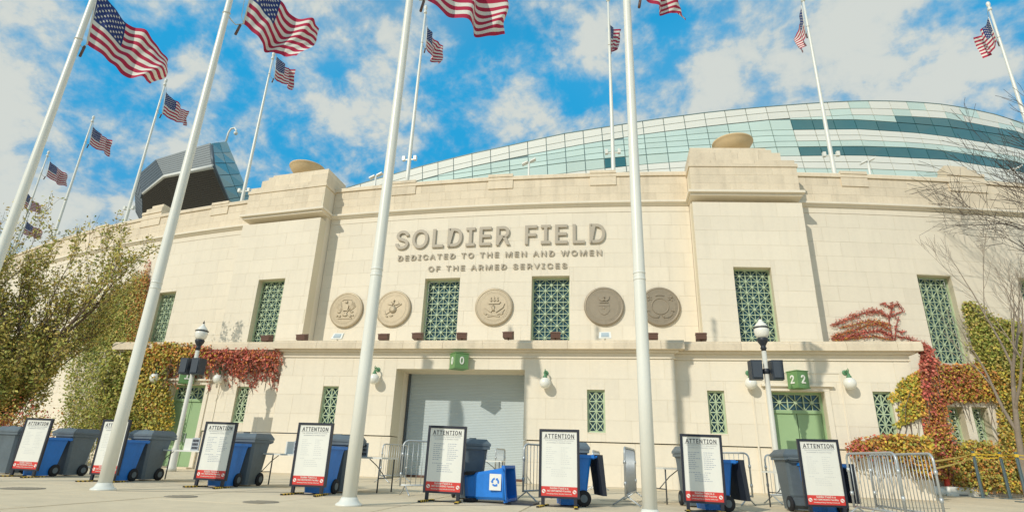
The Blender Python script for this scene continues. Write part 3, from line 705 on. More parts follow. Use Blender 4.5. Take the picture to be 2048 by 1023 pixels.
for i in range(6):
    for j in range(2):
        t0, t1 = i/6, (i+1)/6; e0 = [A3+(B3-A3)*min(1, t*2.6) if t*2.6 < 1 else B3+(D3-B3)*((t*2.6-1)/1.6) for t in (t0, t1)]; e1 = [A4+(A5-A4)*t for t in (t0, t1)]
        q = [e0[0]+(e1[0]-e0[0])*j/2, e0[0]+(e1[0]-e0[0])*(j+1)/2, e0[1]+(e1[1]-e0[1])*(j+1)/2, e0[1]+(e1[1]-e0[1])*j/2]
        c = sum(q)/4; q = [c+(p-c)*.965 for p in q]; nr = np.cross(q[1]-q[0], q[3]-q[0]); nr /= np.linalg.norm(nr)
        if nr @ (loc(CAM)-so-c) < 0: nr = -nr
        g2 = MB(); g2.hexa([p for p in q]+[p+nr*.12 for p in q]); g2.build('glass_panel', mat('teal glass panel', (.15, .36, .40), .08, noise=[(.3, .15)], rand=.1, spec=.8), sb)
ca = thing('roof_camera', 'small white gooseneck camera on top of the faceted grandstand end', 'camera', F(*(A4+so)), FR)
m = MB(); m.tube([(0, 0, -.2), (.05, 0, 1.3), (.3, 0, 1.9), (.8, 0, 2.0), (1.15, 0, 1.6), (1.15, 0, 1.35)], .12, 6); m.build('arm', TRIMW, ca)
m = MB(); m.lathe([(.05, 1.4), (.24, 1.3), (.26, 1.1), (.15, .95), (0, .9)], 12, (1.15, 0, 0)); m.build('dome', TRIMW, ca)

# ------------------------------------------------------------------ flagpoles and flags
def flag(name_label, P, cor, az, seed, amp=.16, group=None, curl=.0):
    """cor: pixels of hoist top, hoist bottom, fly top, fly bottom; the cloth hangs in the vertical plane of the wind through the pole"""
    w = np.array([math.sin(R(az)), math.cos(R(az)), 0]); n = np.array([w[1], -w[0], 0])
    Q = [onplane(x, y, P, n) for x, y in cor]; HT, HB, FT, FB = Q
    if n @ (CAM-HT) < 0: n = -n
    base = HB.copy(); t = thing('flag', name_label, 'flag', base, 0, group)
    r = random.Random(seed); ph = r.uniform(0, 6); ph2 = r.uniform(0, 6); f1 = r.uniform(1.1, 2.1); amp = amp*r.uniform(.8, 1.35)
    L_ = np.linalg.norm((FT+FB)/2-(HT+HB)/2); H_ = np.linalg.norm(HT-HB)
    def pt(s, tt):   # s along fly, tt from top 0 to bottom 1
        p = (HT*(1-tt)+HB*tt)*(1-s)+(FT*(1-tt)+FB*tt)*s
        env = (s*(1.35-.35*s))
        d = amp*env*math.sin(2*math.pi*f1*s-1.3*tt+ph)+amp*.45*env*math.sin(2*math.pi*2.9*s+2.2*tt+ph2)+amp*.16*env*math.sin(2*math.pi*5.3*s+6*tt)
        p = p+n*d*1.25
        p = p+np.array([0, 0, 1])*(-.09*H_*math.sin(math.pi*s)*(1-tt*.4)+.05*H_*env*math.sin(2*math.pi*1.3*s+ph2+2*tt))
        p = p+w*(.05*L_*s*math.sin(math.pi*tt*1.0)+curl*s*s*(tt-.5)*L_-.03*L_*s*s*math.sin(7*tt+ph))
        return p
    nx, ny = 40, 26; m = MB()
    for j in range(ny+1):
        for i in range(nx+1): m.v.append(tuple(pt(i/nx, j/ny)-base))
    for j in range(ny):
        for i in range(nx):
            st = j//2; mi = 2 if (i < 16 and st < 7) else (0 if st % 2 == 0 else 1); a = j*(nx+1)+i
            m.face((a, a+1, a+nx+2, a+nx+1), mi, True)
    cl = m.build('cloth', [FRED, FWHITE, FBLUE], t)
    m = MB()
    for row in range(9):
        for c in range(6 if row % 2 == 0 else 5):
            s = .4*((c*2+1+(row % 2))/12); tt = 7/13*((row+1)/10); p = pt(s, tt); du = pt(s+.01, tt)-p; dv = pt(s, tt+.01)-p; nn = np.cross(du, dv); nn /= np.linalg.norm(nn); du /= np.linalg.norm(du); dv /= np.linalg.norm(dv)
            rad = H_*.0245
            for sg in (-1, 1):
                ring = []
                for k in range(10):
                    a = -math.pi/2+k*math.pi/5; rr = rad if k % 2 == 0 else rad*.42; ring.append(tuple(p-base+nn*sg*.006+du*rr*math.cos(a)+dv*rr*math.sin(a)))
                b = len(m.v); m.v += ring+[tuple(p-base+nn*sg*.007)]
                for k in range(10): m.face((b+k, b+(k+1) % 10, b+10))
    m.build('stars', FWHITE, cl)['kind'] = 'stuff'
    m = MB(); m.tube([HT-base, HB-base], .02, 6); m.build('hoist_band', FWHITE, t)
    return HT, HB, t
def pole(P, h, r0, r1, label, group, z0=0., base=True, bracket=None, hb=None):
    t = thing('flagpole', label, 'flagpole', (P[0], P[1], z0), FR, group)
    m = MB(); n = 8; m.tube([(0, 0, h*i/n) for i in range(n+1)], [r0+(r1-r0)*(i/n)**1.2 for i in range(n+1)], 20); sh_ = m.build('shaft', WHITEP, t)
    m = MB(); m.lathe([(r1*1.15, h-.02), (r1*1.9, h+.02), (r1*1.9, h+.16), (r1*1.1, h+.2), (r1*1.1, h+.26), (r1*1.7, h+.34), (r1*1.9, h+.46), (r1*1.5, h+.58), (.01, h+.64)], 14); m.build('finial', WHITEP, t)
    if base:
        m = MB(); m.lathe([(.215, 0), (.215, .02), (.20, .035), (.165, .055), (.14, .10), (r0+.004, .13)], 32); m.build('base_collar', WHITEP, t)
        m = MB()
        for z in (3.9, 4.02): m.lathe([(r0*.93, z), (r0*.93+.003, z+.004), (r0*.93+.003, z+.03), (r0*.93, z+.034)], 20)
        m.build('joint_ring', WHITEP, t)
    if bracket:
        m = MB(); z = bracket
        m.bar((-.33, 0, z), (.33, 0, z), .06, .06)
        for x in (-.33, .33): m.box(x-.075, -.09, z-.05, x+.075, .09, z+.20)
        m.build('floodlight_bracket', WHITEP, t)
    if hb is not None:       # halyard from the truck to the flag and a weighted retaining strap
        q = np.array(hb[1])-np.array([P[0], P[1], z0]); c, s_ = math.cos(-FR), math.sin(-FR); f = lambda p: (p[0]*c-p[1]*s_, p[0]*s_+p[1]*c, p[2])
        ht = f(np.array(hb[0])-np.array([P[0], P[1], z0])); b = f(q); rr = r0+(r1-r0)*(b[2]/h)**1.2
        k = hb[2] if len(hb) > 2 else 1
        m = MB(); m.tube([(b[0]*.12, b[1]*.12, h), (ht[0]*.8, ht[1]*.8, ht[2]+.4), ht], .008*k, 5); m.tube([(b[0]*.15, b[1]*.15, h), (b[0]*.8, b[1]*.8, b[2]+.2), b], .007*k, 5); m.build('halyard', ROPE, t)
        m = MB(); m.tube([b, (b[0]*.6, b[1]*.6, b[2]-.14), (b[0]*.3, b[1]*.3, b[2]-.07), (0, 0, b[2]+.05)], .014*k, 6)
        m.tube([(rr*1.08*math.cos(a), rr*1.08*math.sin(a), b[2]+.05+.03*math.sin(a)) for a in np.linspace(0, 2*math.pi, 17)], .014*k, 6); m.build('retaining_strap', ROPE, t)
        m = MB(); m.tube([(b[0]*.85, b[1]*.85, b[2]-.08), (b[0]*.72, b[1]*.72, b[2]-.42)], .032*k, 8); m.build('counterweight', BROWN, t)
    return t
PB = atz(206, 979); PC = atz(697, 1010); PA = F(-7.97, -11.4); PD = F(6.07, -11.2)
FG = 'large flags on the tall front poles'; PG = 'tall white front flagpoles'
front = [(PA, [(197, -22), (174, 89), (345, 112), (304, 172)], 45, 3, 'striped flag filling out beside the roofline above the leafy tree', 'white flagpole rising past the leafy tree'),
         (PB, [(515, -62), (487, 48), (640, 66), (583, 125)], 45, 8, 'striped flag rippling above the faceted grandstand end', 'white flagpole planted before the second attention board from the leafy tree'),
         (PC, [(872, -112), (853, 0), (1000, -8), (1000, 78)], 45, 11, 'striped flag with folded fly end above the SOLDIER lettering', 'white flagpole standing between the rolling shutter gate and the fourth attention board'),
         (PD, [(1289, -112), (1286, -6), (1345, -12), (1367, 40)], 50, 15, 'striped flag of which only the tattered lower fly end hangs in view', 'white flagpole crossing the anchor seal beside FIELD')]
for P, c, az, sd_, fl_, pl_ in front:
    ht, hb_, _ = flag(fl_, P, c, az, sd_, .17, FG)
    pole(P, 17.5, .118, .045, pl_, PG, hb=(ht, hb_))
BG = 'white flagpoles along the parapet'; BFG = 'striped flags along the parapet'
backs = [((852, 12), [(854, 52), (852, 97), (887, 97), (877, 132)], 22, 'over the SOLDIER lettering'),
         ((1215.6, -13), [(1220, 50), (1222, 98), (1246, 62), (1229, 101)], 27, 'over the FIELD lettering'),
         ((548, 105), [(553, 113), (549, 157), (588, 140), (587, 178)], 24, 'between the faceted grandstand end and the stone bowl'),
         ((1603.6, -13), [(1603, 12), (1611, 68), (1588, 90), (1604, 106)], 14, 'beyond the pier nearer the red vine'),
         ((333, 158), [(332, 184), (325, 228), (379, 222), (375, 251)], 24, 'on the far side of the faceted grandstand end'),
         ((1975, 5), [(1977, 35), (1994, 82), (1951, 78), (1973, 116)], 20, 'among the twigs of the large bare tree'),
         ((188, 232), [(186, 253), (179, 288), (222, 280), (220, 311)], 24, 'second along the parapet past the faceted grandstand end'),
         ((98, 302), [(100, 322), (93, 352), (136, 348), (132, 374)], 24, 'third along the parapet past the faceted grandstand end'),
         ((57, 368), [(55, 386), (48, 414), (84, 412), (80, 427)], 24, 'fourth along the parapet past the faceted grandstand end'),
         ((59, 424), [(54, 442), (46, 467), (83, 460), (80, 477)], 24, 'fifth along the parapet past the faceted grandstand end')]
for k, (top, c, az, where) in enumerate(backs):
    zt = 27.0
    P = atz(*top, zt); P[2] = 0
    ht, hb_, _ = flag('small striped flag flying '+where, P, c, az, 20+k, .15, BFG)
    pole(P, 27.0-13.6-.6, .115, .055, 'slim white parapet flagpole '+where, BG, z0=13.6, base=False, bracket=2.6, hb=(ht, hb_, 1.3))
    m = None

# ------------------------------------------------------------------ wall lamps, number boxes, floodlights
for px, py, v, where in [(310, 755, .28, 'in vine beside the vine draped door'), (436, 757, .28, 'hanging among red vine between green door and small window'), (748, 757, 0, 'beside the shaded jamb of the shutter gate'), (1090, 765, 0, 'beside the sunlit jamb of the shutter gate'), (1502, 766, .28, 'behind the lamp post by the door numbered 2'), (1700, 766, .28, 'between the door numbered 2 and the small vine window')]:
    p = onv(px, py, v-.30); t = thing('wall_lamp', 'white globe lamp on green bracket '+where, 'wall lamp', F(p[0], v, p[2]), FR, 'globe lamps on the gate block')
    m = MB(); r = .205; m.lathe([(.001, -r)]+[(r*math.cos(a), r*math.sin(a)) for a in np.linspace(-1.4, 1.35, 14)]+[(.06, r)], 24, (0, -.30, 0)); m.build('globe', OPAL, t)
    m = MB(); m.lathe([(.075, .18), (.085, .23), (.05, .27), (.04, .33)], 14, (0, -.30, 0)); m.tube([(0, -.30, .30), (0, -.30, .40), (0, -.22, .46), (0, -.12, .42), (0, .01, .40)], .022, 8); m.tube([(0, -.30, .36), (0, -.36, .44), (0, -.30, .50)], .016, 6); m.lathe([(.09, 0), (.09, -.03), (.05, -.04)], 14, (0, 0, .40), axis='y'); m.build('bracket', mat('green bracket', (.10, .26, .13), .5), t)
def number_box(px, py, v, txt, label, ang, w=.27):
    p = onv(px, py, v-.28); t = thing('gate_number_sign', label, 'sign', F(p[0], v-.27, p[2]), FR+ang, 'green gate number boxes')
    m = MB(); m.box(-w, -w, -.27, w, w, .27); m.box(-w-.02, -w-.02, .27, w+.02, w+.02, .30); m.box(-w-.02, -w-.02, -.30, w+.02, w+.02, -.27); m.build('box', mat('green sign paint', (.15, .30, .11), .45, noise=[(6, .08)]), t)
    for k, r_ in enumerate((0, -math.pi/2)):
        me = text_mesh(txt, .17, .29, .02, .02, mats=WINK); o = link('numeral', me, t); o.rotation_euler = (0, 0, r_); o.location = (0, -w-.008, 0) if k == 0 else (-w-.008, 0, 0)
number_box(918, 722, 0, '0', 'green wedge box numbered 0 above the shutter gate', R(38))
number_box(1596, 759, .28, '2', 'green wedge box numbered 2 above the green door', R(28), .235)
number_box(374, 752, .28, '1', 'green wedge box half hidden in red vine above the other green door', R(40))
for k, (px, py, where) in enumerate([(535, 676, 'below the pier window nearer the leafy tree'), (605, 674, 'at the foot of the shaded pier corner'), (768, 673, 'below the eagle, globe and anchor seal'), (836, 671, 'by the grille window nearer the globe seal'), (924, 671, 'between that grille window and the ship seal'), (1017, 669, 'below the ship seal'), (1111, 670, 'before the grille window nearer the shield seal'), (1305, 672, 'below the anchor seal'), (1402, 672, 'at the foot of the pier nearer the red vine')]):
    p = onv(px, py, .45); t = thing('floodlight', 'brown box floodlight on the ledge '+where, 'floodlight', F(p[0], .45, 5.02), FR+rnd.uniform(-.12, .12), 'brown floodlights on the ledge')
    zc = p[2]-5.02
    m = MB(); m.hexa([(-.19, -.16, zc-.13), (.19, -.16, zc-.13), (.19, .16, zc-.16), (-.19, .16, zc-.16), (-.19, -.19, zc+.06), (.19, -.19, zc+.06), (.19, .12, zc+.17), (-.19, .12, zc+.17)]); m.build('housing', BROWN, t)
    m = MB(); m.box(-.205, -.21, zc+.055, .205, .10, zc+.085); m.build('visor', mat('light brown visor', (.20, .11, .08), .5), t)
    m = MB(); m.tube([(0, 0, -.01), (0, 0, zc)], .03, 8); m.box(-.10, -.08, -.01, .10, .08, .015); m.build('mount', BROWN, t)
for px, py, where in [(675, 671, 'below the trophy seal'), (1210, 669, 'below the shield seal')]:
    p = onv(px, py, .6); t = thing('ledge_fixture', 'white square light fixture on the ledge '+where, 'light fixture', F(p[0], .6, 5.02), FR, 'white fixtures on the ledge')
    zc = p[2]-5.02; m = MB(); a = [(-.24, -.10, zc-.15), (.24, -.10, zc-.15), (.24, .0, zc-.15), (-.24, .0, zc-.15), (-.22, .08, zc+.13), (.22, .08, zc+.13), (.22, .18, zc+.13), (-.22, .18, zc+.13)]; m.hexa(a); m.build('housing', TRIMW, t)
    m = MB(); m.hexa([(-.15, -.085, zc-.08), (.15, -.085, zc-.08), (.15, -.06, zc-.08), (-.15, -.06, zc-.08), (-.14, .035, zc+.09), (.14, .035, zc+.09), (.14, .06, zc+.09), (-.14, .06, zc+.09)]); m.build('lens', mat('pale lens', (.45, .52, .54), .1), t)
    m = MB(); m.tube([(0, .05, -.02), (0, .05, zc-.1)], .03, 8); m.build('mount', TRIMW, t)
for px, py, where in [(752, 352, 'over the trophy seal'), (1058, 324, 'between the two lettered words'), (1735, 322, 'beyond the pier nearer the red vine'), (2028, 338, 'behind the bare tree')]:
    p = onarc(px, py, .6); t = thing('roof_light', 'small white twin headed light on the parapet '+where, 'roof light', F(p[0], p[1], 14.2), FR, 'twin lights on the parapet')
    h_ = p[2]-14.2; m = MB(); m.tube([(0, 0, 0), (0, 0, h_)], .055, 8); m.build('post', TRIMW, t)
    m = MB()
    for s in (-1, 1): m.hexa([(s*.06, -.13, h_-.03), (s*.36, -.13, h_+s*.15-.03), (s*.36, .13, h_+s*.15-.03), (s*.06, .13, h_-.03), (s*.06, -.13, h_+.04), (s*.36, -.13, h_+s*.15+.05), (s*.36, .13, h_+s*.15+.05), (s*.06, .13, h_+.04)])
    m.build('lamp_head', TRIMW, t)

# ------------------------------------------------------------------ lamp posts
def lamp_post(u, v, label, spk):
    t = thing('lamp_post', label, 'lamp post', F(u, v), FR, 'lamp posts before the gate block'); H = 4.35
    m = MB(); m.lathe([(.17, 0), (.17, .12), (.14, .16), (.13, .7), (.095, .8), (.08, 1.0), (.07, H-.12)], 16); m.build('post', mat('pale lamp post', (.66, .65, .58), .5, noise=[(8, .06)]), t)
    m = MB(); m.lathe([(.07, H-.14), (.075, H-.08), (.10, H-.05), (.07, H), (.085, H+.05), (.15, H+.16), (.17, H+.24), (.15, H+.27)], 18); m.build('capital', LAMPB, t)
    m = MB(); m.lathe([(.13, H+.26), (.20, H+.36), (.225, H+.50), (.21, H+.58)], 20); gl = m.build('globe', OPAL, t)
    m = MB(); m.lathe([(.215, H+.575), (.235, H+.585), (.235, H+.61), (.21, H+.62)], 20); m.build('band', LAMPB, t)
    m = MB(); m.lathe([(.205, H+.615), (.18, H+.68), (.11, H+.76), (.06, H+.82), (.05, H+.86), (.01, H+.88)], 20); m.build('cap', OPAL, t)
    m = MB(); m.lathe([(.02, H+.86), (.035, H+.91), (.012, H+.98), (.002, H+1.02)], 8); m.build('finial', LAMPB, t)
    for s in spk:
        m = MB(); m.hexa([(s*.30-.16, -.17, H-1.02), (s*.30+.16, -.17, H-1.02), (s*.30+.19, .16, H-1.02), (s*.30-.19, .16, H-1.02), (s*.30-.16, -.20, H-.44), (s*.30+.16, -.20, H-.44), (s*.30+.19, .16, H-.44), (s*.30-.19, .16, H-.44)]); sp = m.build('loudspeaker', mat('dark speaker', (.03, .042, .06), .5, noise=[(8, .1)]), t)
        m = MB(); m.box(s*.30-.13, -.215, H-.97, s*.30+.13, -.19, H-.49); m.build('speaker_mesh', mat('speaker mesh', (.05, .065, .085), .7, noise=[(60, .2)]), sp)
    m = MB(); m.box(-.34, .0, H-.80, .34, .05, H-.72); m.lathe([(.085, H-.84), (.10, H-.82), (.10, H-.70), (.085, H-.68)], 14); m.build('speaker_bracket', LAMPB, t)
lamp_post(10.2, -2.6, 'globe lamp post with two loudspeakers by the door numbered 2', (-1, 1))
lamp_post(-9.72, -2.5, 'globe lamp post with loudspeakers in front of the vine covered doorway', (-1, .55))

# ------------------------------------------------------------------ attention boards
SGN = 'black framed attention boards'
ATT = text_mesh('ATTENTION', .56, .078, .004, .012, 1.15, mats=INK)
L1 = text_mesh('The following items are strictly', .54, .022, .003, 0, 1.1, mats=INKD); L2 = text_mesh('prohibited in Soldier Field:', .46, .022, .003, 0, 1.1, mats=INKD)
R1 = text_mesh('Soldier Field is a', .34, .036, .004, .008, mats=WINK); R2 = text_mesh('NO SMOKING Facility', .44, .036, .004, .012, mats=WINK); R3 = text_mesh('Smoking Policy Strictly Enforced', .46, .024, .004, .008, mats=WINK)
def board_meshes():
    d = {}
    m = MB(); W, z0, z1 = .38, .15, 1.36
    for q in ((-W, z0, -W+.045, z1), (W-.045, z0, W, z1), (-W+.045, z1-.045, W-.045, z1), (-W+.045, z0, W-.045, z0+.035)): m.box(q[0], -.028, q[1], q[2], .028, q[3])
    d['frame'] = m.mesh('frame', BLACKF)
    m = MB(); m.box(-W+.045, -.014, z0+.035+.165, W-.045, .014, z1-.045); d['panel'] = m.mesh('panel', WHITES)
    m = MB(); m.box(-W+.045, -.015, z0+.035, W-.045, .015, z0+.20); d['red_band'] = m.mesh('red_band', REDS)
    m = MB(); m.box(-.03, -.025, .02, .03, .025, .16); d['leg'] = m.mesh('leg', BLACKF)
    m = MB(); m.box(-.028, -.34, .0, .028, .34, .028); d['foot'] = m.mesh('foot', RUBBER)
    m = MB()
    for k in range(7):
        y = -.33+k*.1; m.box(-.030, y, .002, .030, y+.048, .031)
    d['yellow_stripe'] = m.mesh('yellow_stripe', YELLOW)
    m = MB(); m.box(-.36, .06, .004, .36, .10, .022); d['base_bar'] = m.mesh('base_bar', RUBBER)
    m = MB()
    for s in (-1, 1): m.lathe([(.034, -.004), (.034, .004)], 14, (s*.285, -.0175, z0+.117), axis='y', sm=False)
    d['no_smoking_disc'] = m.mesh('no_smoking_disc', WINK)
    m = MB()
    for s in (-1, 1): m.bar((s*.285-.02, -.0225, z0+.137), (s*.285+.02, -.0225, z0+.097), .010, .002, up=(0, 1, 0)); m.box(s*.285-.018, -.023, z0+.113, s*.285+.018, -.0222, z0+.121)
    d['no_smoking_mark'] = m.mesh('no_smoking_mark', REDS)
    return d
BM = board_meshes()
def body_lines(seed, mtl):
    m = MB(); r = random.Random(seed); z = 1.06
    for k in range(14):
        z -= .036+(.03 if k == 9 else 0)
        for x0 in (-.25, .03):
            if k >= 10 and x0 > 0: continue
            x = x0+(.1 if k >= 10 else 0); wl = r.uniform(.10, .22)+(.12 if k >= 10 else 0); xe = x+wl
            while x < xe: w = r.uniform(.015, .05); m.box(x, -.0155, z, min(x+w, xe), -.0142, z+.013); x += w+.010
    return m.mesh('list_text', mtl)
BL = [body_lines(1, mat('glare paled ink', (.66, .67, .64), .6)), body_lines(2, INKG)]  # first copy's ink is paled to imitate overexposure in sunlight; second stays darker
def board(u, v, label, rz=0., tilt=0., dark=0):
    t = thing('attention_board', label, 'sign board', F(u, v), FR+rz, SGN)
    fr = link('frame', BM['frame'], t); 
    for nm in ('panel', 'red_band'): 
        o = link(nm, BM[nm], t)
        if nm == 'panel':
            for me, z in ((ATT, 1.235), (L1, 1.155), (L2, 1.115)): q = link('lettering', me, o); q.location = (0, -.0165, z)
            link('list_text', BL[dark], o)['kind'] = 'stuff'
            mm = MB(); mm.box(-.30, -.0155, 1.182, .30, -.0142, 1.187); mm.build('rule_line', INK, o)
        else:
            for me, z in ((R1, .323), (R2, .272), (R3, .224)): q = link('lettering', me, o); q.location = (0, -.0175, z)
            d_ = link('no_smoking_disc', BM['no_smoking_disc'], o); link('no_smoking_mark', BM['no_smoking_mark'], o)
    for s in (-1, 1):
        o = link('leg', BM['leg'], t); o.location = (s*.30, 0, 0)
        o = link('foot', BM['foot'], t); o.location = (s*.30, 0, 0); o.rotation_euler = (0, 0, s*.12)
        q = link('yellow_stripe', BM['yellow_stripe'], o)
    link('base_bar', BM['base_bar'], t)
    return t
ordn = ['first', 'second', 'third', 'fourth', 'fifth', 'sixth', 'seventh', 'eighth']
BPOS = [(-8.50, -8.85), (-5.92, -9.2), (-3.10, -9.35), (-.44, -10.02), (2.35, -10.12), (4.52, -9.95), (7.15, -9.45), (9.45, -8.75)]
extra = ['', ', partly behind a flagpole', '', '', ', next to the toppled blue bin', '', ', between two grey bins', ', next to the steel barriers']
for k, (u, v) in enumerate(BPOS):
    t = board(u, v, ordn[k]+' black framed attention board counting from the leafy tree'+extra[k], R([2, -2, 3, 1, 2, -2, -1, 3][k]), 0, 1 if k in (2, 4, 6) else 0)
    t.rotation_euler[0] = R([-.6, -.3, -.9, -.2, -.7, -.4, -.8, .2][k]); t.rotation_euler[1] = R([.4, -.5, .3, -.3, .6, -.2, .5, -.6][k])

# ------------------------------------------------------------------ wheeled bins
def bin_obj(kind, u, v, label, rz=0., lid='closed', sc=1., group=None, tip=False):
    M_ = GREYB if kind == 'grey' else BLUEB
    t = thing('wheeled_bin', label, 'bin', F(u, v), FR+rz, group)
    W0, D0, W1, D1, H = (.24, .26, .31, .36, 1.02) if kind == 'grey' else (.22, .24, .29, .34, .92)
    par = t
    m = MB(); n = 5
    # tapered body: stacked rings with a waist step under the rim and a wheel recess at the back
    prof = [(0, 0.03), (.0, .06), (.25, .3), (.8, .82), (.86, .86), (1, .93), (1, 1.0)]
    rings = []
    for f, zz in prof:
        w = W0+(W1-W0)*f; d = D0+(D1-D0)*f; c = .05
        ring = [(-w+c, -d), (w-c, -d), (w, -d+c), (w, d-c), (w-c, d), (-w+c, d), (-w, d-c), (-w, -d+c)]
        rings.append([(x, y if y < 0 else y-(.10 if zz < .2 else 0), zz*H) for x, y in ring])
    b = len(m.v)
    for r_ in rings: m.v += r_
    for i in range(len(rings)-1):
        for j in range(8): m.face((b+i*8+j, b+i*8+(j+1) % 8, b+(i+1)*8+(j+1) % 8, b+(i+1)*8+j))
    m.face(range(b+7, b-1, -1))
    # inner well
    inn = [[(x*.93, y*.93, H) for x, y, z in rings[-1]], [(x*.72, y*.70, .12) for x, y, z in rings[-1]]]
    b2 = len(m.v); m.v += inn[0]+inn[1]
    for j in range(8): m.face((b+(len(rings)-1)*8+j, b+(len(rings)-1)*8+(j+1) % 8, b2+(j+1) % 8, b2+j)); m.face((b2+j, b2+(j+1) % 8, b2+8+(j+1) % 8, b2+8+j))
    m.face(range(b2+8, b2+16)); body = m.build('body', M_, par)
    m = MB(); e = .035
    for (x0, y0, x1, y1) in ((-W1-e, -D1-e, W1+e, -D1+.01), (-W1-e, D1-.01, W1+e, D1+e), (-W1-e, -D1+.01, -W1+.01, D1-.01), (W1-.01, -D1+.01, W1+e, D1-.01)): m.box(x0, y0, H-.055, x1, y1, H+.004)
    m.build('rim', M_, par)
    m = MB(); m.tube([(-W1+.02, D1+.01, H-.06), (-W1+.02, D1+.13, H-.02), (W1-.02, D1+.13, H-.02), (W1-.02, D1+.01, H-.06)], .02, 8); m.build('handle', M_, par)
    m = MB()
    for s in (-1, 1):
        for y in (-D1*.45, D1*.25): m.box(s*W1*.93-.015, y, H*.25, s*W1*.93+.012, y+.05, H*.86)
    for s in (-1, 1):
        m2 = MB(); m2.lathe([(.02, -.03), (.13, -.03), (.145, -.02), (.145, .02), (.13, .03), (.02, .03)], 18, (s*(W0+.02), D0-.06, .145), axis='x'); wh = m2.build('wheel', RUBBER, par)
        m2 = MB(); m2.lathe([(.0, -.035), (.07, -.035), (.07, .035), (0, .035)], 12, (s*(W0+.02), D0-.06, .145), axis='x', sm=False); m2.build('hub', GREYB, wh)
    if lid == 'closed':
        m = MB(); a = W1+.05; d = D1+.05; z = H+.008
        low = [(-a, -d, z), (a, -d, z), (a, d, z), (-a, d, z)]; mid = [(-a, -d, z+.045), (a, -d, z+.045), (a, d, z+.045), (-a, d, z+.045)]; top = [(-a+.07, -d+.12, z+.14), (a-.07, -d+.12, z+.14), (a-.07, d-.07, z+.15), (-a+.07, d-.07, z+.15)]
        m.hexa(low+mid); b = len(m.v); m.v += mid+top
        for i in range(4): j = (i+1) % 4; m.face((b+i, b+j, b+4+j, b+4+i))
        m.face((b+4, b+5, b+6, b+7)); l_ = m.build('lid', M_, par)
        m = MB(); m.box(-.07, -D1+.10, z+.135, .07, -D1+.15, z+.16); m.build('lid_grip', M_, l_)
    elif lid == 'hang':
        m = MB(); a = W1+.04; pts = [(-a, D1+.09, H+.01), (a, D1+.09, H+.01), (a, D1+.13, H+.01), (-a, D1+.13, H+.01)]
        m.hexa([(-a*.9, D1+.20, .20), (a*.9, D1+.20, .20), (a*.9, D1+.28, .20), (-a*.9, D1+.28, .20), (-a, D1+.10, H+.01), (a, D1+.10, H+.01), (a, D1+.20, H+.01), (-a, D1+.20, H+.01)]); m.build('lid', mat('dark lid plastic', (.02, .026, .04), .45) if kind == 'blue' else M_, par)
    return t
BBG = 'blue recycling bins at the boards'; GBG = 'grey wheeled bins at the boards'
for k, (du, dv) in enumerate([(-.10, .58), (-.08, .58), (-.02, .56), (.02, .56)]):
    u, v = BPOS[k]
    bin_obj('blue', u+du, v+dv-.10, 'open blue wheeled bin standing behind the %s attention board from the leafy tree' % ordn[k], R(rnd.uniform(-5, 5)), 'open', group=BBG)
    bin_obj('grey', u+du+.02, v+dv+.66, 'large grey wheeled bin with closed lid behind the %s attention board from the leafy tree' % ordn[k], R(rnd.uniform(-5, 5)), 'closed', group=GBG)
bin_obj('grey', -10.05, -7.9, 'large grey wheeled bin standing alone before the first attention board from the leafy tree', R(2), 'closed', group=GBG)
u, v = BPOS[4]; bin_obj('grey', u+.16, v+1.3, 'grey wheeled bin with raised lid behind the fifth attention board from the leafy tree', R(25), 'closed', group=GBG)
u, v = BPOS[5]; bin_obj('blue', u+.18, v+.55, 'blue wheeled bin with dark lid hanging open behind the sixth attention board', R(-72), 'hang', group=BBG); bin_obj('grey', u+.14, v+1.35, 'grey wheeled bin wholly behind the sixth attention board from the leafy tree', R(5), 'closed', group=GBG)
u, v = BPOS[6]; bin_obj('blue', u+.22, v+.55, 'blue wheeled bin with dark lid hanging open behind the seventh attention board', R(-72), 'hang', group=BBG); bin_obj('grey', u+.04, v+1.5, 'tall grey wheeled bin peeking out behind the seventh attention board', R(8), 'closed', group=GBG)
u, v = BPOS[7]; bin_obj('blue', u+.14, v+.55, 'blue wheeled bin behind the eighth attention board from the leafy tree', R(-60), 'hang', group=BBG); bin_obj('grey', u-.22, v+.9, 'grey wheeled bin with long side handle beside the eighth attention board', R(185), 'closed', group=GBG)
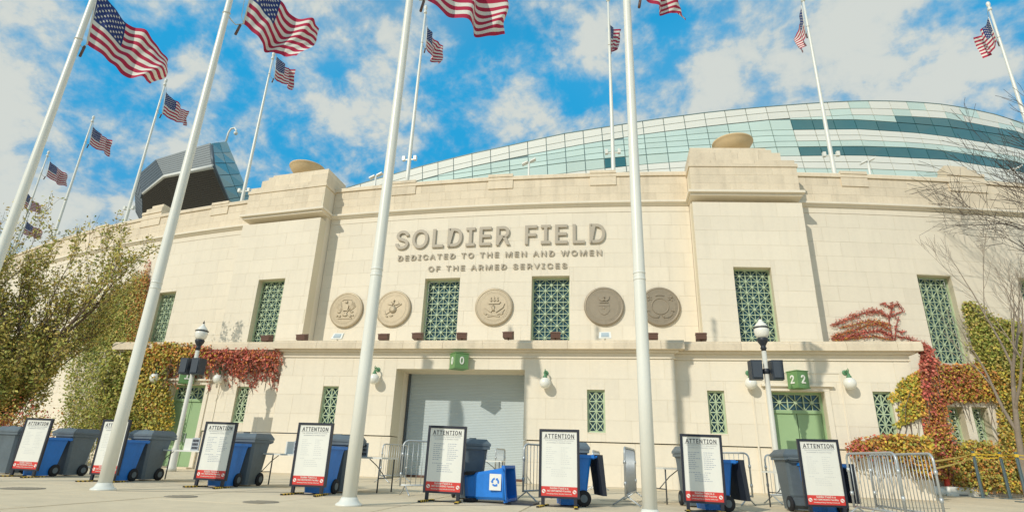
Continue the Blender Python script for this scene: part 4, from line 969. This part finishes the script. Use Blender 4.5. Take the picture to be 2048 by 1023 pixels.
# toppled blue bin
def toppled():
    t = thing('toppled_bin', 'bright blue recycling bin tipped onto its side beside the fifth attention board', 'bin', F(3.08, -9.55), FR+R(-6))
    src = bin_obj('blue', 0, 0, 'x', 0, 'open'); rot = Matrix.Rotation(R(84), 4, 'Y') @ Matrix.Rotation(R(180), 4, 'Z')
    for ch in list(src.children):
        for me in [ch.data]+[c.data for c in ch.children]:
            me.transform(Matrix.Translation((-.44, 0, .262)) @ rot)
        ch.parent = t
    bpy.data.objects.remove(src)
    # lid flopped on the ground at the mouth
    m = MB(); m.hexa([(.44, -.30, .0), (.98, -.26, .0), (.98, .30, .0), (.44, .34, .0), (.44, -.30, .05), (.98, -.24, .03), (.98, .28, .03), (.44, .34, .05)]); m.build('lid', mat('dark lid plastic', (.02, .026, .04), .45), t)
    # recycling mark
    q = MB(); c = (.27, -.365, .38); s = .115
    q.box(c[0]-s, c[1], c[2]-s*1.25, c[0]+s, c[1]+.03, c[2]+s*1.25); lb = q.build('recycling_label', WINK, t)
    q = MB()
    for k in range(3):
        a0 = math.pi/2+k*2*math.pi/3
        P_ = lambda r, a: (c[0]+r*math.cos(a), c[1]-.003, c[2]+r*math.sin(a))
        for i in range(4):
            a = a0+.15+i*.33; b = a+.33; q.poly([P_(.045, a), P_(.078, a), P_(.078, b), P_(.045, b)][::-1])
        a = a0+.15+4*.33; q.poly([P_(.030, a), P_(.094, a), P_(.062, a+.5)][::-1])
    q.build('recycling_arrow', BLUEB, lb)
toppled()

# ------------------------------------------------------------------ folding tables with placards
def table(p, q, label, placard=True, depth=.7):
    p = np.array(p[:2]); q = np.array(q[:2]); d = q-p; L_ = np.linalg.norm(d); a = math.atan2(d[1], d[0])
    t = thing('folding_table', label, 'table', (*((p+q)/2), 0), a, 'white folding tables between the boards')
    m = MB(); m.box(-L_/2, 0, .70, L_/2, depth, .735); m.build('tabletop', TABLE, t)
    for s in (-1, 1):
        for y in (.06, depth-.06): m = MB(); m.tube([(s*(L_/2-.08), y, 0), (s*(L_/2-.08), y, .70)], .016, 8); m.build('leg', mat('dark table leg', (.09, .10, .11), .5, metal=.4), t)
        m = MB(); m.tube([(s*(L_/2-.08), .06, .30), (s*(L_/2-.08), depth-.06, .30)], .012, 6); m.tube([(s*(L_/2-.08), depth/2, .30), (s*(L_/2-.34), depth/2, .55), (s*(L_/2-.55), depth/2, .69)], .011, 6); m.build('brace', MATS['dark table leg'], t)
    return t, a, (p+q)/2, L_
def placard(pos, a, label):
    t = thing('table_placard', label, 'placard', pos, a, 'printed placards on the folding tables')
    m = MB(); m.box(-.13, 0, 0, .13, .02, .30); m.build('card', mat('grey card', (.42, .46, .50), .6), t)
    m = MB(); m.box(-.40, .015, 0, -.14, .03, .28); m.build('white_card', WHITES, t)
    m = MB(); r = random.Random(int(pos[0]*100))
    for k in range(3):
        x = -.10
        while x < .09: w = r.uniform(.02, .045); m.box(x, -.004, .20-k*.085, min(x+w, .105), .001, .26-k*.085); x += w+.012
    m.build('print', INK, t)
TB = [((-9.2, 15.35), (-7.35, 14.55), 'white folding table between the second and third attention boards'), ((-6.2, 14.6), (-4.3, 13.75), 'white folding table between the third and fourth attention boards'), ((-4.0, 13.75), (-2.72, 13.25), 'white folding table beside the flagpole near the shutter gate'), ((-1.2, 18.6), (-.1, 18.4), 'white folding table far behind the fifth attention board'), ((3.42, 12.9), (4.6, 13.2), 'white folding table behind the seventh attention board'), ((5.92, 12.75), (7.1, 13.0), 'white folding table behind the eighth attention board')]
for k, (p, q, lab) in enumerate(TB):
    t, a, c, L_ = table(p, q, lab)
    if k < 4:
        dx = {0: .55, 1: .30, 2: .08, 3: -.05}[k]; pos = (c[0]+math.cos(a)*dx-math.sin(a)*.12, c[1]+math.sin(a)*dx+math.cos(a)*.12, .735)
        placard(pos, a, ['printed grey placard on the table by the second attention board', 'printed grey placard on the table by the fourth attention board', 'printed grey placard on the table beside the flagpole', 'printed grey placard on the far table by the shutter gate'][k])

# ------------------------------------------------------------------ steel crowd barriers
BARM = {}
def barrier(p, q, label, H=1.1, L_=None):
    p = np.array(p[:2], float); q = np.array(q[:2], float); d = q-p; L_ = np.linalg.norm(d); a = math.atan2(d[1], d[0])
    t = thing('crowd_barrier', label, 'barrier', (*((p+q)/2), 0), a, 'galvanised crowd barriers')
    r = .12; m = MB(); x = L_/2; pts = [(-x, 0, .18)]
    for ang in np.linspace(math.pi, math.pi/2, 6): pts.append((-x+r+r*math.cos(ang), 0, H-r+r*math.sin(ang)))
    for ang in np.linspace(math.pi/2, 0, 6): pts.append((x-r+r*math.cos(ang), 0, H-r+r*math.sin(ang)))
    pts.append((x, 0, .18)); m.tube(pts, .020, 8); m.tube([(-x, 0, .20), (x, 0, .20)], .018, 8); m.build('frame', STEEL, t)
    n = max(4, int(L_/.115))
    bm_ = MB(); bm_.tube([(0, 0, .20), (0, 0, H)], .0072, 6); me = bm_.mesh('upright_bar', STEEL)
    for i in range(1, n): o = link('upright_bar', me, t); o.location = (-x+L_*i/n, 0, 0); 
    for o in t.children:
        pass
    for s in (-1, 1):
        m = MB(); m.tube([(s*(x-.12), -.28, .01), (s*(x-.12), -.22, .04), (s*(x-.12), 0, .19), (s*(x-.12), .22, .04), (s*(x-.12), .28, .01)], .016, 8); m.build('foot', STEEL, t)
        m = MB(); m.lathe([(.018, .78), (.03, .785), (.03, .85), (.018, .855)], 8, (s*x, 0, 0)); m.build('coupling', STEEL, t); m = MB(); m.lathe([(.018, .38), (.03, .385), (.03, .45), (.018, .455)], 8, (s*x, 0, 0)); m.build('coupling', STEEL, t)
    return t
def hd(px, d): v = ray(px, 917+(px-1024)*.0354); return CAM+v*d
barrier(hd(1697, 10.4), hd(1797, 8.9), 'crowd barrier leaning out from the eighth attention board')
barrier(hd(1742, 10.9), hd(1872, 8.75), 'crowd barrier carrying one end of the yellow tape')
barrier((-2.2, 12.85), (-.9, 13.6), 'crowd barrier half hidden behind the fifth attention board')
barrier((-3.72, 18.1), (-3.15, 19.3), 'crowd barrier turned nearly edge on before the shaded gate jamb')
barrier((.39, 12.25), (1.35, 13.5), 'crowd barrier half hidden behind the sixth attention board')
barrier((4.62, 14.6), (5.5, 13.4), 'crowd barrier beside the seventh attention board')
barrier((2.40, 11.95), (3.05, 14.0), 'crowd barrier seen end on near the flagpole at the anchor seal')
barrier((2.45, 16.6), (2.95, 18.6), 'crowd barrier seen end on under the small grille window')
barrier((6.3, 14.4), (8.2, 15.2), 'crowd barrier standing before the door numbered 2')
barrier((-.3, 19.3), (.0, 20.6), 'crowd barrier turned edge on right before the shutter')
barrier((-7.35, 14.65), (-6.75, 15.6), 'crowd barrier beside the third attention board from the leafy tree')
barrier((-11.7, 16.9), (-9.7, 16.3), 'crowd barrier behind the bins of the first attention board')

# ------------------------------------------------------------------ taped posts, white barrier, cone
tp_ = []
for k, (b, top) in enumerate([((1966, 995), (1943, 904)), ((2021, 997), (1999, 906)), ((2056, 1004), (2030, 906))]):
    p = atz(*b); n_ = np.array([p[0], p[1], 0]); tz = onplane(*top, p, n_)[2]; tp_.append((p, tz))
    t = thing('tape_post', 'grey metal post holding yellow tape, %s from the barriers' % ordn[k], 'post', p, FR, 'grey posts along the yellow tape')
    m = MB(); m.box(-.04, -.01, 0, .04, .01, tz+.05); m.box(-.045, -.04, 0, -.03, .01, tz+.05); m.box(.03, -.04, 0, .045, .01, tz+.05); m.build('upright', mat('grey green post', (.16, .22, .24), .5, metal=.4), t)
    m = MB(); m.box(-.30, -.16, 0, .30, .16, .03); m.build('base_plate', MATS['grey green post'], t)
    m = MB(); m.box(-.055, -.05, tz-.12, .055, .02, tz-.02); m.build('tape_wrap', YELLOW, t)
e0 = hd(1868, 8.78); e0 = np.array([e0[0], e0[1], .98]); nodes = [e0]+[np.array([p[0], p[1], z-.04]) for p, z in tp_]+[np.array([tp_[-1][0][0]+4, tp_[-1][0][1]+1.2, 1.4])]
tt = thing('caution_tape', 'double yellow caution tape strung from the barriers along the grey posts', 'tape', e0)
for dz in (0, -.11):
    m = MB()
    for a, b in zip(nodes, nodes[1:]):
        n = 10; pr = None
        for i in range(n+1):
            s = i/n; p = a*(1-s)+b*s+np.array([0, 0, dz-.025*math.sin(math.pi*s)*(1.4 if dz else 1)])-e0
            if pr is not None: m.poly([pr+np.array([0, 0, -.016]), p+np.array([0, 0, -.016]), p+np.array([0, 0, .016]), pr+np.array([0, 0, .016])])
            pr = p
    m.build('tape_strip', YELLOW, tt)
w0 = atz(1888, 990); w1 = atz(2046, 993)
for k, (a, b, lab) in enumerate([(w0, w0+(w1-w0)*.48, 'low white plastic barrier segment with rounded end near the cone'), (w0+(w1-w0)*.49, w0+(w1-w0)*1.5, 'low white plastic barrier segment running on below the small deep windows')]):
    d = b-a; L_ = np.linalg.norm(d); t = thing('low_barrier', lab, 'barrier', (a+b)/2, math.atan2(d[1], d[0]))
    m = MB(); x = L_/2; prof = [(-.26, 0), (-.26, .08), (-.20, .12), (-.20, .27), (-.14, .34), (.14, .34), (.20, .27), (.20, .12), (.26, .08), (.26, 0)]
    n = len(prof); 
    for xx, f in ((-x, .55), (-x+.15, 1), (x-.15, 1), (x, .7)): m.v += [(xx, y*f, z*(f if z > .1 else 1)) for y, z in prof]
    for i in range(3):
        for j in range(n): m.face((i*n+j, (i+1)*n+j, (i+1)*n+(j+1) % n, i*n+(j+1) % n))
    m.face(range(n)); m.face(range(4*n-1, 3*n-1, -1)); m.build('body', BPLAST, t)
    m = MB()
    for xx in np.arange(-x+.5, x-.3, 1.1): m.box(xx, -.275, .02, xx+.5, -.262, .07)
    m.build('painted_slot_shade', mat('shadow slot', (.2, .2, .19), .8), t)  # slots are not cut: raised dark strips paint the shade inside them
pc = loc(w0); t = thing('traffic_cone', 'bright orange traffic cone behind the low white barrier', 'cone', F(pc[0]+.42, pc[1]+.42), FR)
m = MB(); m.box(-.2, -.2, 0, .2, .2, .04); m.build('base', RUBBER, t)
m = MB(); m.lathe([(.17, .035), (.16, .06), (.035, .92), (.02, .94)], 20); m.build('cone', ORANGE, t)
t = thing('rubble_bag', 'white sack with orange netting slumped at the end of the low barrier', 'sack', F(pc[0]-.35, pc[1]-.05), FR)
m = MB(); m.lathe([(.30, 0), (.36, .08), (.34, .20), (.22, .30), (.06, .33)], 10); m.v = [(x*1.2+.03*math.sin(9*z+x*7), y*.8+.03*math.sin(8*x), z*(1+.2*math.sin(5*x))) for x, y, z in m.v]; m.build('sack_body', BPLAST, t)
m = MB(); m.lathe([(.15, .02), (.19, .10), (.16, .30), (.04, .40)], 8, (-.42, .05, 0)); m.build('netting', mat('orange netting', (.7, .2, .13), .7), t)

# ------------------------------------------------------------------ plants
def leaf_mesh(name, C, size, cols, parent, flat=None, spread=1.0, aspect=.62, kind=None, droop=0.):
    C = np.asarray(C); n = len(C); nr = nrs.normal(size=(n, 3))
    if flat is not None: nr = nr*spread+np.asarray(flat)
    nr /= np.linalg.norm(nr, axis=1)[:, None]
    a = nrs.normal(size=(n, 3)); a[:, 2] -= droop; a -= nr*(a*nr).sum(1)[:, None]; a /= np.linalg.norm(a, axis=1)[:, None]; b = np.cross(nr, a)
    s = np.asarray(size)[:, None]
    V = np.stack([C-a*s*.5, C+b*s*.5*aspect+nr*s*.08, C+a*s*.55, C-b*s*.5*aspect+nr*s*.08], 1).reshape(-1, 3)
    me = bpy.data.meshes.new(name); me.vertices.add(4*n); me.vertices.foreach_set('co', V.astype(np.float32).ravel())
    me.loops.add(4*n); me.loops.foreach_set('vertex_index', np.arange(4*n, dtype=np.int32)); me.polygons.add(n)
    me.polygons.foreach_set('loop_start', np.arange(0, 4*n, 4, dtype=np.int32)); me.update(calc_edges=True)
    at = me.color_attributes.new('Col', 'FLOAT_COLOR', 'CORNER'); cc = np.ones((n, 4), np.float32); cc[:, :3] = cols; at.data.foreach_set('color', np.repeat(cc, 4, 0).ravel())
    me.materials.append(LEAF); o = link(name, me, parent)
    if kind: o['kind'] = kind
    return o
def pick(pal, n, w=None):
    pal = np.array(pal)*1.18; i = nrs.choice(len(pal), n, p=w); return np.clip(pal[i]*nrs.uniform(.75, 1.25, (n, 1))*nrs.uniform(.92, 1.08, (n, 3)), 0, 1)
OLIVE = [(.29, .29, .07), (.38, .34, .09), (.20, .22, .055), (.48, .39, .11), (.40, .31, .10)]
GOLD = [(.56, .41, .06), (.45, .37, .06), (.58, .35, .07), (.30, .31, .06)]
RED = [(.46, .095, .075), (.37, .11, .075), (.54, .16, .11), (.32, .13, .08)]
ORNG = [(.50, .20, .055), (.40, .17, .06), (.52, .27, .06), (.33, .23, .06)]
GRN = [(.26, .30, .06), (.32, .34, .07), (.19, .23, .05), (.42, .37, .07)]
def grow(base, h, r0, seed, levels=4, spread=.5, nseg=5, split=(3, 4), upb=.35, shrink=.68, first=.35, wob=.08, minr=.004, lean=(0, 0)):
    """branching skeleton: returns list of (path, radii, level) and tip points"""
    r = random.Random(seed); br = []; tips = []
    def rec(p, d, L_, rad, lv):
        path = [p]; rr = [rad]; q = p.copy(); dd = d.copy(); n = nseg if lv < 2 else 4
        kids = []
        for i in range(n):
            dd = (dd+np.array([r.gauss(0, wob), r.gauss(0, wob), r.gauss(0, wob)*.6+upb*.08])); dd /= np.linalg.norm(dd)
            q = q+dd*L_/n; path.append(q.copy()); rr.append(max(rad*(1-.55*(i+1)/n), minr)); f = (i+1)/n
            if f > first and lv < levels: kids.append((q.copy(), dd.copy(), rr[-1]))
        br.append((path, rr, lv))
        if lv >= levels: tips.append((q, dd)); return
        cnt = r.randint(*split)
        for k in range(cnt+ (2 if lv == 0 else 0)):
            kp, kd, kr = kids[min(len(kids)-1, int(len(kids)*(k+.5)/(cnt+(2 if lv == 0 else 0))))] if kids else (q, dd, rad*.5)
            a = r.uniform(0, 6.283); o = np.cross(kd, np.array([math.cos(a), math.sin(a), .3])); o /= (np.linalg.norm(o)+1e-9)
            nd = kd*(1-spread*.6)+o*spread+np.array([0, 0, upb]); nd /= np.linalg.norm(nd)
            rec(kp, nd, L_*shrink*r.uniform(.75, 1.15), kr*.72, lv+1)
        rec(q, dd, L_*shrink*.8, rr[-1], lv+1)
    d0 = np.array([lean[0], lean[1], 1.]); d0 /= np.linalg.norm(d0)
    rec(np.array(base, float), d0, h, r0, 0); return br, tips
def tree_wood(t, br, base, bark, lv_trunk=1):
    a, b = MB(), MB()
    for path, rr, lv in br: (a if lv < lv_trunk else b).tube([p-base for p in path], rr, 8 if lv < 2 else (5 if lv < 3 else 4), caps=False)
    a.build('trunk', bark, t); b.build('branches', bark, t)
# leafy tree near the far end of the gate block
def leafy():
    base = F(-18.7, -1.8); t = thing('leafy_tree', 'leafy tree with thin olive and yellow leaves standing against the gate block end', 'tree', base)
    allbr = []; tips = []
    for k, (h, lean_, sd_) in enumerate([(5.2, (.03, .02), 3), (5.0, (-.12, .05), 5), (4.4, (.02, -.08), 9), (3.6, (-.42, -.05), 14), (3.0, (.02, .20), 21), (2.4, (-.35, -.30), 27), (2.2, (-.1, -.45), 33), (2.3, (.34, .05), 41), (2.0, (.30, -.35), 47), (2.1, (-.7, -.2), 59), (1.7, (.1, -.8), 61)]):
        b, tp2 = grow(base+np.array([.09*k-.4, .08*(k % 2), 0]), h, max(.15-.02*k, .045), sd_, 4, .46, 6, (3, 4), .40, .62, .16, .10, .006, lean_); allbr += b; tips += tp2
    tree_wood(t, allbr, base, BARK)
    P = []
    for path, rr, lv in allbr:
        if lv >= 2:
            for a, b in zip(path, path[1:]):
                for _ in range(4 if lv >= 3 else 2):
                    s = rnd.random(); P.append(a*(1-s)+b*s+np.array([rnd.gauss(0, .11), rnd.gauss(0, .11), rnd.gauss(0, .10)]))
    P = np.array(P); P = P[P[:, 2] > .9]; 
    if len(P) > 70000: P = P[nrs.choice(len(P), 70000, False)]
    n = len(P); leaf_mesh('crown', P-base, nrs.uniform(.08, .18, n), np.clip(pick(OLIVE, n)*1.2, 0, .8), t, aspect=.5)
    print('leafy', n, 'top', P[:, 2].max())
leafy()
def shrub(px, py, v, label, pal, rad, hgt, n, seed):
    p = atz(px, py); p = F(*(onv(px, py, v)[:2])); t = thing('shrub', label, 'shrub', (p[0], p[1], 0))
    b, tips = grow((p[0], p[1], 0), hgt*.45, .03, seed, 3, .7, 4, (3, 4), .2, .7, .15, .12, .004); tree_wood(t, b, np.array([p[0], p[1], 0]), BARK)
    C = nrs.normal(size=(n, 3))*np.array([rad*.45, rad*.45, hgt*.26])+np.array([0, 0, hgt*.5]); C[:, 2] = np.abs(C[:, 2])+.03
    leaf_mesh('foliage', C, nrs.uniform(.06, .12, n), pick(pal, n), t)
shrub(25, 860, -3, 'low red and brown shrub under the leafy tree', RED+ORNG+OLIVE, 1.6, 1.9, 3500, 4)
shrub(210, 850, -.6, 'dense dark green shrub between leafy tree and vine covered wall', OLIVE+GRN, 1.3, 2.6, 4500, 6)
# climbing vines: leaves rooted on the wall, sampled over the patches they cover in the photograph
def inpoly(x, y, poly):
    c = False; j = len(poly)-1
    for i in range(len(poly)):
        xi, yi = poly[i]; xj, yj = poly[j]
        if (yi > y) != (yj > y) and x < (xj-xi)*(y-yi)/(yj-yi)+xi: c = not c
        j = i
    return c
def vine_patch(polys, surf, n, holes=(), clump=0, thick=.12, edge=6):
    """polys: pixel outlines; surf(x, y) -> facade coordinates on the wall"""
    out = []; xs_ = [p[0] for p in polys]; ys_ = [p[1] for p in polys]; x0, x1, y0, y1 = min(xs_), max(xs_), min(ys_), max(ys_); tries = 0
    while len(out) < n and tries < n*12:
        tries += 1; x = rnd.uniform(x0, x1); y = rnd.uniform(y0, y1)
        jx = x+rnd.gauss(0, edge); jy = y+rnd.gauss(0, edge)
        if not inpoly(jx, jy, polys) or any(inpoly(x, y, h) for h in holes): continue
        if clump and math.sin(x*.23+y*.11)*math.sin(x*.09-y*.19+2)+.45*math.sin(x*.5+y*.4) < -clump: continue
        q = surf(x, y); out.append((q[0], q[1]-abs(rnd.gauss(.03, thick)), q[2], x, y))
    return np.array(out)
def strands(starts, surf, per, jit, pal, sz):
    """hanging runners: (x, y, dx, dy) pixel strands laid on the wall, leaves thinning towards the tips"""
    out = []
    for (x, y, dx, dy) in starts:
        bend = rnd.uniform(-.25, .25)
        for _ in range(per):
            t = rnd.random()**1.25; px = x+dx*t+bend*dy*t*t+rnd.gauss(0, jit*(1.15-t)); py = y+dy*t+rnd.gauss(0, jit*.6)
            q = surf(px, py); out.append((q[0], q[1]-abs(rnd.gauss(.02, .09))*(1.2-t), q[2], px, py))
    A = np.array(out); return (np.array([F(*a[:3]) for a in A]), pal(A), nrs.uniform(sz[0], sz[1], len(A)))
def vine(label, patches, name='wall_vine', extra=()):
    base = None; parts = list(extra)
    for poly, surf, n, colf, sz, kw in patches:
        A = vine_patch(poly, surf, int(n*2.0), **kw)
        if len(A): parts.append((np.array([F(*a[:3]) for a in A]), colf(A), nrs.uniform(sz[0]*.68, sz[1]*.70, len(A))))
    C = np.concatenate([p[0] for p in parts]); K = np.concatenate([p[1] for p in parts]); Sz = np.concatenate([p[2] for p in parts])
    i = C[:, 2].argmin(); base = np.array([C[:, 0].mean(), C[:, 1].mean(), C[i, 2]]); t = thing(name, label, 'vine', base)
    leaf_mesh('foliage', C-base, Sz, K, t, flat=-EV*1.1+np.array([0, 0, .35]), spread=.75, aspect=.8, droop=1.2)
    m = MB()     # stems creeping under the leaves
    idx = nrs.choice(len(C), min(60, len(C)), False)
    for k in idx:
        p = C[k]-base; q = p+np.array([rnd.uniform(-.4, .4), .05, -rnd.uniform(.5, 1.3)]); q[2] = max(q[2], .0); m.tube([p, (p+q)/2+np.array([rnd.uniform(-.1, .1), 0, 0]), q], .012, 4, caps=False)
    m.build('stems', BARK, t)['kind'] = 'stuff'; return t
wing = lambda x, y: onv(x, y, .26); arcs = lambda x, y: onarc(x, y, -.02); lip = lambda x, y: onv(x, y, -.10)
def blend(p1, p2, x0, x1):
    def f(A):
        s = np.clip((A[:, 3]-x0)/(x1-x0)+nrs.normal(0, .22, len(A)), 0, 1) > .5; c = pick(p1, len(A)); c[s] = pick(p2, int(s.sum())); return c
    return f
P1 = lambda pal: (lambda A: pick(pal, len(A)))
P1 = lambda pal: (lambda A: pick(pal, len(A)))
st = []
for x in np.arange(272, 556, 2.2):
    n_ = 1.0+.5*math.sin(x*.11)+.3*math.sin(x*.31); st.append((x+rnd.uniform(-2, 2), rnd.uniform(689, 703)+(6 if x < 420 else 9), rnd.uniform(-3, 6)+(8 if x > 440 else 0), 22+rnd.uniform(0, 24)*n_))
st2 = [(x, rnd.uniform(722, 738), rnd.uniform(14, 56), rnd.uniform(16, 52)) for x in np.arange(430, 540, 3.4)]+[(x, rnd.uniform(715, 735), rnd.uniform(-6, 10), rnd.uniform(18, 50)) for x in np.arange(300, 430, 4.5)]
vine('orange and red vine draped over the ledge above the green door near the leafy tree', [
    ([(278, 692), (330, 684), (420, 702), (470, 705), (555, 708), (552, 722), (440, 722), (280, 716)], lip, 1300, blend(GOLD+ORNG, RED+ORNG[:1], 350, 450), (.10, .19), dict(thick=.10, clump=.3)),
    ([(300, 740), (350, 745), (340, 775), (325, 790), (312, 850), (300, 850)], wing, 420, P1(RED+ORNG), (.09, .15), dict(clump=.1))],
    extra=[strands(st, lip, 34, 2.6, blend(GOLD+ORNG+OLIVE[:2], RED+ORNG[:1], 350, 450), (.06, .125)), strands(st2, wing, 30, 2.0, blend(ORNG+RED, RED, 330, 420), (.055, .11))])
vine('thick olive and gold vine covering the end of the gate block by the leafy tree', [
    ([(222, 712), (300, 700), (345, 745), (340, 790), (335, 862), (225, 868), (205, 800)], wing, 6000, blend(OLIVE+GRN, GOLD+OLIVE, 250, 300), (.10, .19), dict(thick=.2)),
    ([(330, 780), (345, 790), (352, 830), (340, 862), (325, 850)], wing, 300, P1(GOLD), (.08, .15), dict()),
    ([(195, 690), (205, 620), (228, 585), (250, 575), (275, 560), (288, 550), (300, 540), (298, 600), (296, 690), (240, 705)], arcs, 5200, blend(OLIVE+GRN[:2], ORNG+OLIVE, 240, 300), (.11, .2), dict(thick=.2)),
    ([(150, 650), (190, 610), (232, 690), (235, 870), (130, 870)], arcs, 3200, P1(OLIVE[:3]+GRN[2:3]), (.12, .22), dict(thick=.3, clump=.55)),
    ([(286, 580), (296, 520), (302, 520), (300, 590), (290, 640)], arcs, 260, P1(RED+ORNG), (.08, .14), dict(edge=3)),
    ([(262, 590), (268, 545), (276, 545), (275, 600)], arcs, 160, P1(GOLD+OLIVE), (.08, .14), dict(edge=3))])
HOLES = [[(1888, 806), (1988, 806), (1996, 893), (1900, 893)]]
WINH = [[(1836, 545), (1904, 545), (1938, 728), (1880, 728)]]
vine('orange and red vine around the small deep set windows', [
    ([(1838, 722), (1870, 728), (1900, 732), (1955, 730), (1988, 745), (1998, 800), (1960, 800), (1900, 800), (1890, 815), (1898, 900), (1915, 955), (1870, 960), (1855, 930), (1850, 860), (1848, 780)], arcs, 5200, blend(RED+ORNG, ORNG+GOLD, 1820, 2000), (.10, .19), dict(holes=HOLES+WINH, thick=.18)),
    ([(1838, 690), (1850, 700), (1866, 728), (1850, 760), (1845, 800), (1838, 800), (1842, 740)], lambda x, y: onv(x, y, .2), 700, P1(RED), (.09, .17), dict(holes=WINH, thick=.15)),
    ([(1846, 850), (1890, 850), (1900, 955), (1850, 955)], arcs, 1500, P1(ORNG+GOLD+RED), (.10, .18), dict(thick=.3))])
fan = []
for k in range(46):
    f = k/45; x, y = 1848-4*f, 738+92*f; L_ = rnd.uniform(.7, 1.1); fan.append((x, y, (-58-10*math.sin(f*3.1))*L_*(1-.25*f), (30+16*math.sin(f*9))*L_*(.9-.35*f)))
vine('yellow green vine sweeping from the block corner across the small vine window', [
    ([(1690, 893), (1715, 882), (1790, 868), (1850, 876), (1862, 905), (1850, 960), (1800, 915), (1690, 905)], lambda x, y: onv(x, y, -.05), 2000, blend(RED+ORNG, GOLD+ORNG, 1690, 1800), (.09, .17), dict(thick=.22))],
    extra=[strands(fan, wing, 62, 2.6, blend(GOLD+GRN[:1], ORNG+GOLD, 1800, 1850), (.06, .12))])
vine('broad green and gold vine climbing the curved wall behind the young bare tree', [
    ([(1922, 604), (1945, 606), (1958, 625), (1985, 640), (2048, 655), (2110, 690), (2110, 760), (2048, 750), (1990, 740), (1962, 735), (1945, 700), (1935, 650)], arcs, 5200, P1(GRN+OLIVE), (.11, .2), dict(thick=.16)),
    ([(1962, 735), (2110, 750), (2110, 980), (2048, 960), (2000, 940), (1992, 880), (1996, 800), (1985, 745)], arcs, 5600, P1(GOLD+OLIVE+ORNG[2:]), (.11, .2), dict(holes=HOLES, clump=.75, thick=.2)),
    ([(1890, 895), (1930, 880), (1990, 890), (2060, 930), (2060, 985), (1900, 972)], arcs, 3200, P1(GOLD+ORNG+OLIVE), (.10, .19), dict(clump=.55, thick=.35))])
# red creeper above the ledge: fronds blown along the upper wall
def creeper():
    t = thing('red_creeper', 'red creeper with long wind swept fronds on the wall above the ledge', 'vine', F(*onarc(1785, 680)))
    base = F(*onarc(1785, 680)); C = []; K = []; stem = MB()
    def frond(pts, n, w, pal):
        pts = [np.array(p, float) for p in pts]; seg = [F(*(onarc(*p, -.04))) for p in pts]; stem.tube([s-base for s in seg], [.03*(1-i/len(seg)*.7) for i in range(len(seg))], 5, caps=False)
        for _ in range(n):
            s = rnd.random()**.8*(len(pts)-1); i = min(int(s), len(pts)-2); f = s-i; p = pts[i]*(1-f)+pts[i+1]*f
            ww = w*(.35+.65*math.sin(math.pi*min(1, s/(len(pts)-1)*1.0)))
            C.append(F(*onarc(p[0]+rnd.gauss(0, 3), p[1]+rnd.gauss(0, ww), -.04-abs(rnd.gauss(0, .06))))); K.append(pal)
    frond([(1778, 634), (1760, 622), (1740, 622), (1712, 630), (1690, 640), (1664, 650)], 620, 4, RED); frond([(1782, 650), (1765, 645), (1740, 640), (1710, 648), (1680, 655)], 300, 3, RED+ORNG)
    frond([(1782, 660), (1760, 646), (1735, 650), (1705, 660), (1665, 672)], 520, 4, RED+ORNG); frond([(1784, 672), (1760, 660), (1730, 664), (1700, 672), (1664, 676)], 620, 4, RED); frond([(1784, 679), (1750, 672), (1700, 676), (1668, 680)], 420, 2, ORNG+RED)
    frond([(1786, 680), (1778, 640), (1785, 615), (1784, 603)], 90, 2, RED); frond([(1785, 618), (1770, 606), (1760, 609)], 50, 2, RED); frond([(1786, 612), (1795, 606), (1806, 622)], 60, 2, RED); frond([(1790, 680), (1792, 655), (1797, 632)], 60, 2, RED); frond([(1793, 660), (1804, 664), (1812, 662)], 30, 2, RED)
    frond([(1796, 672), (1815, 676), (1840, 684), (1858, 695)], 200, 3, RED); frond([(1830, 682), (1850, 690), (1866, 700)], 120, 3, RED); frond([(1783, 632), (1792, 628), (1806, 622)], 40, 2, RED)
    C_ = np.array(C); K_ = np.array([pick(k, 1)[0] for k in K]); leaf_mesh('foliage', C_-base, nrs.uniform(.05, .095, len(C_)), K_, t, flat=-EV+np.array([0, 0, .3]), spread=.8); stem.build('stem', mat('red stem', (.30, .07, .06), .8), t)
creeper()
# bare trees
def bare(base, h, r0, label, seed, levels, bark, **kw):
    t = thing('bare_tree', label, 'tree', base); b, tips = grow(base, h, r0, seed, levels, **kw); tree_wood(t, b, np.array(base), bark)
    print(label, len(b), max(p[-1][2] for p, _, _ in b))
yb = atz(2058, 1000)
bare(yb, 4.8, .13, 'slim young bare tree in front of the green and gold vine', 19, 4, BARKL, spread=.46, nseg=6, split=(2, 3), upb=.38, shrink=.58, first=.45, wob=.06, minr=.006)
bare(np.array([24.6, 19.8, 0]), 7.0, .24, 'large bare tree with fine twigs crossing the curved parapet', 31, 5, mat('dark bark', (.075, .06, .052), .95, noise=[(6, .3), (40, .2)], spec=.1), spread=.62, nseg=6, split=(3, 4), upb=.30, shrink=.68, first=.45, wob=.10, minr=.007, lean=(-.10, .0))
bare((-47, 58, 0), 8.5, .3, 'distant bare tree behind the leafy tree near the far flags', 44, 4, BARKL, spread=.6, nseg=6, split=(3, 4), upb=.3, shrink=.7, first=.3, wob=.1, minr=.02)
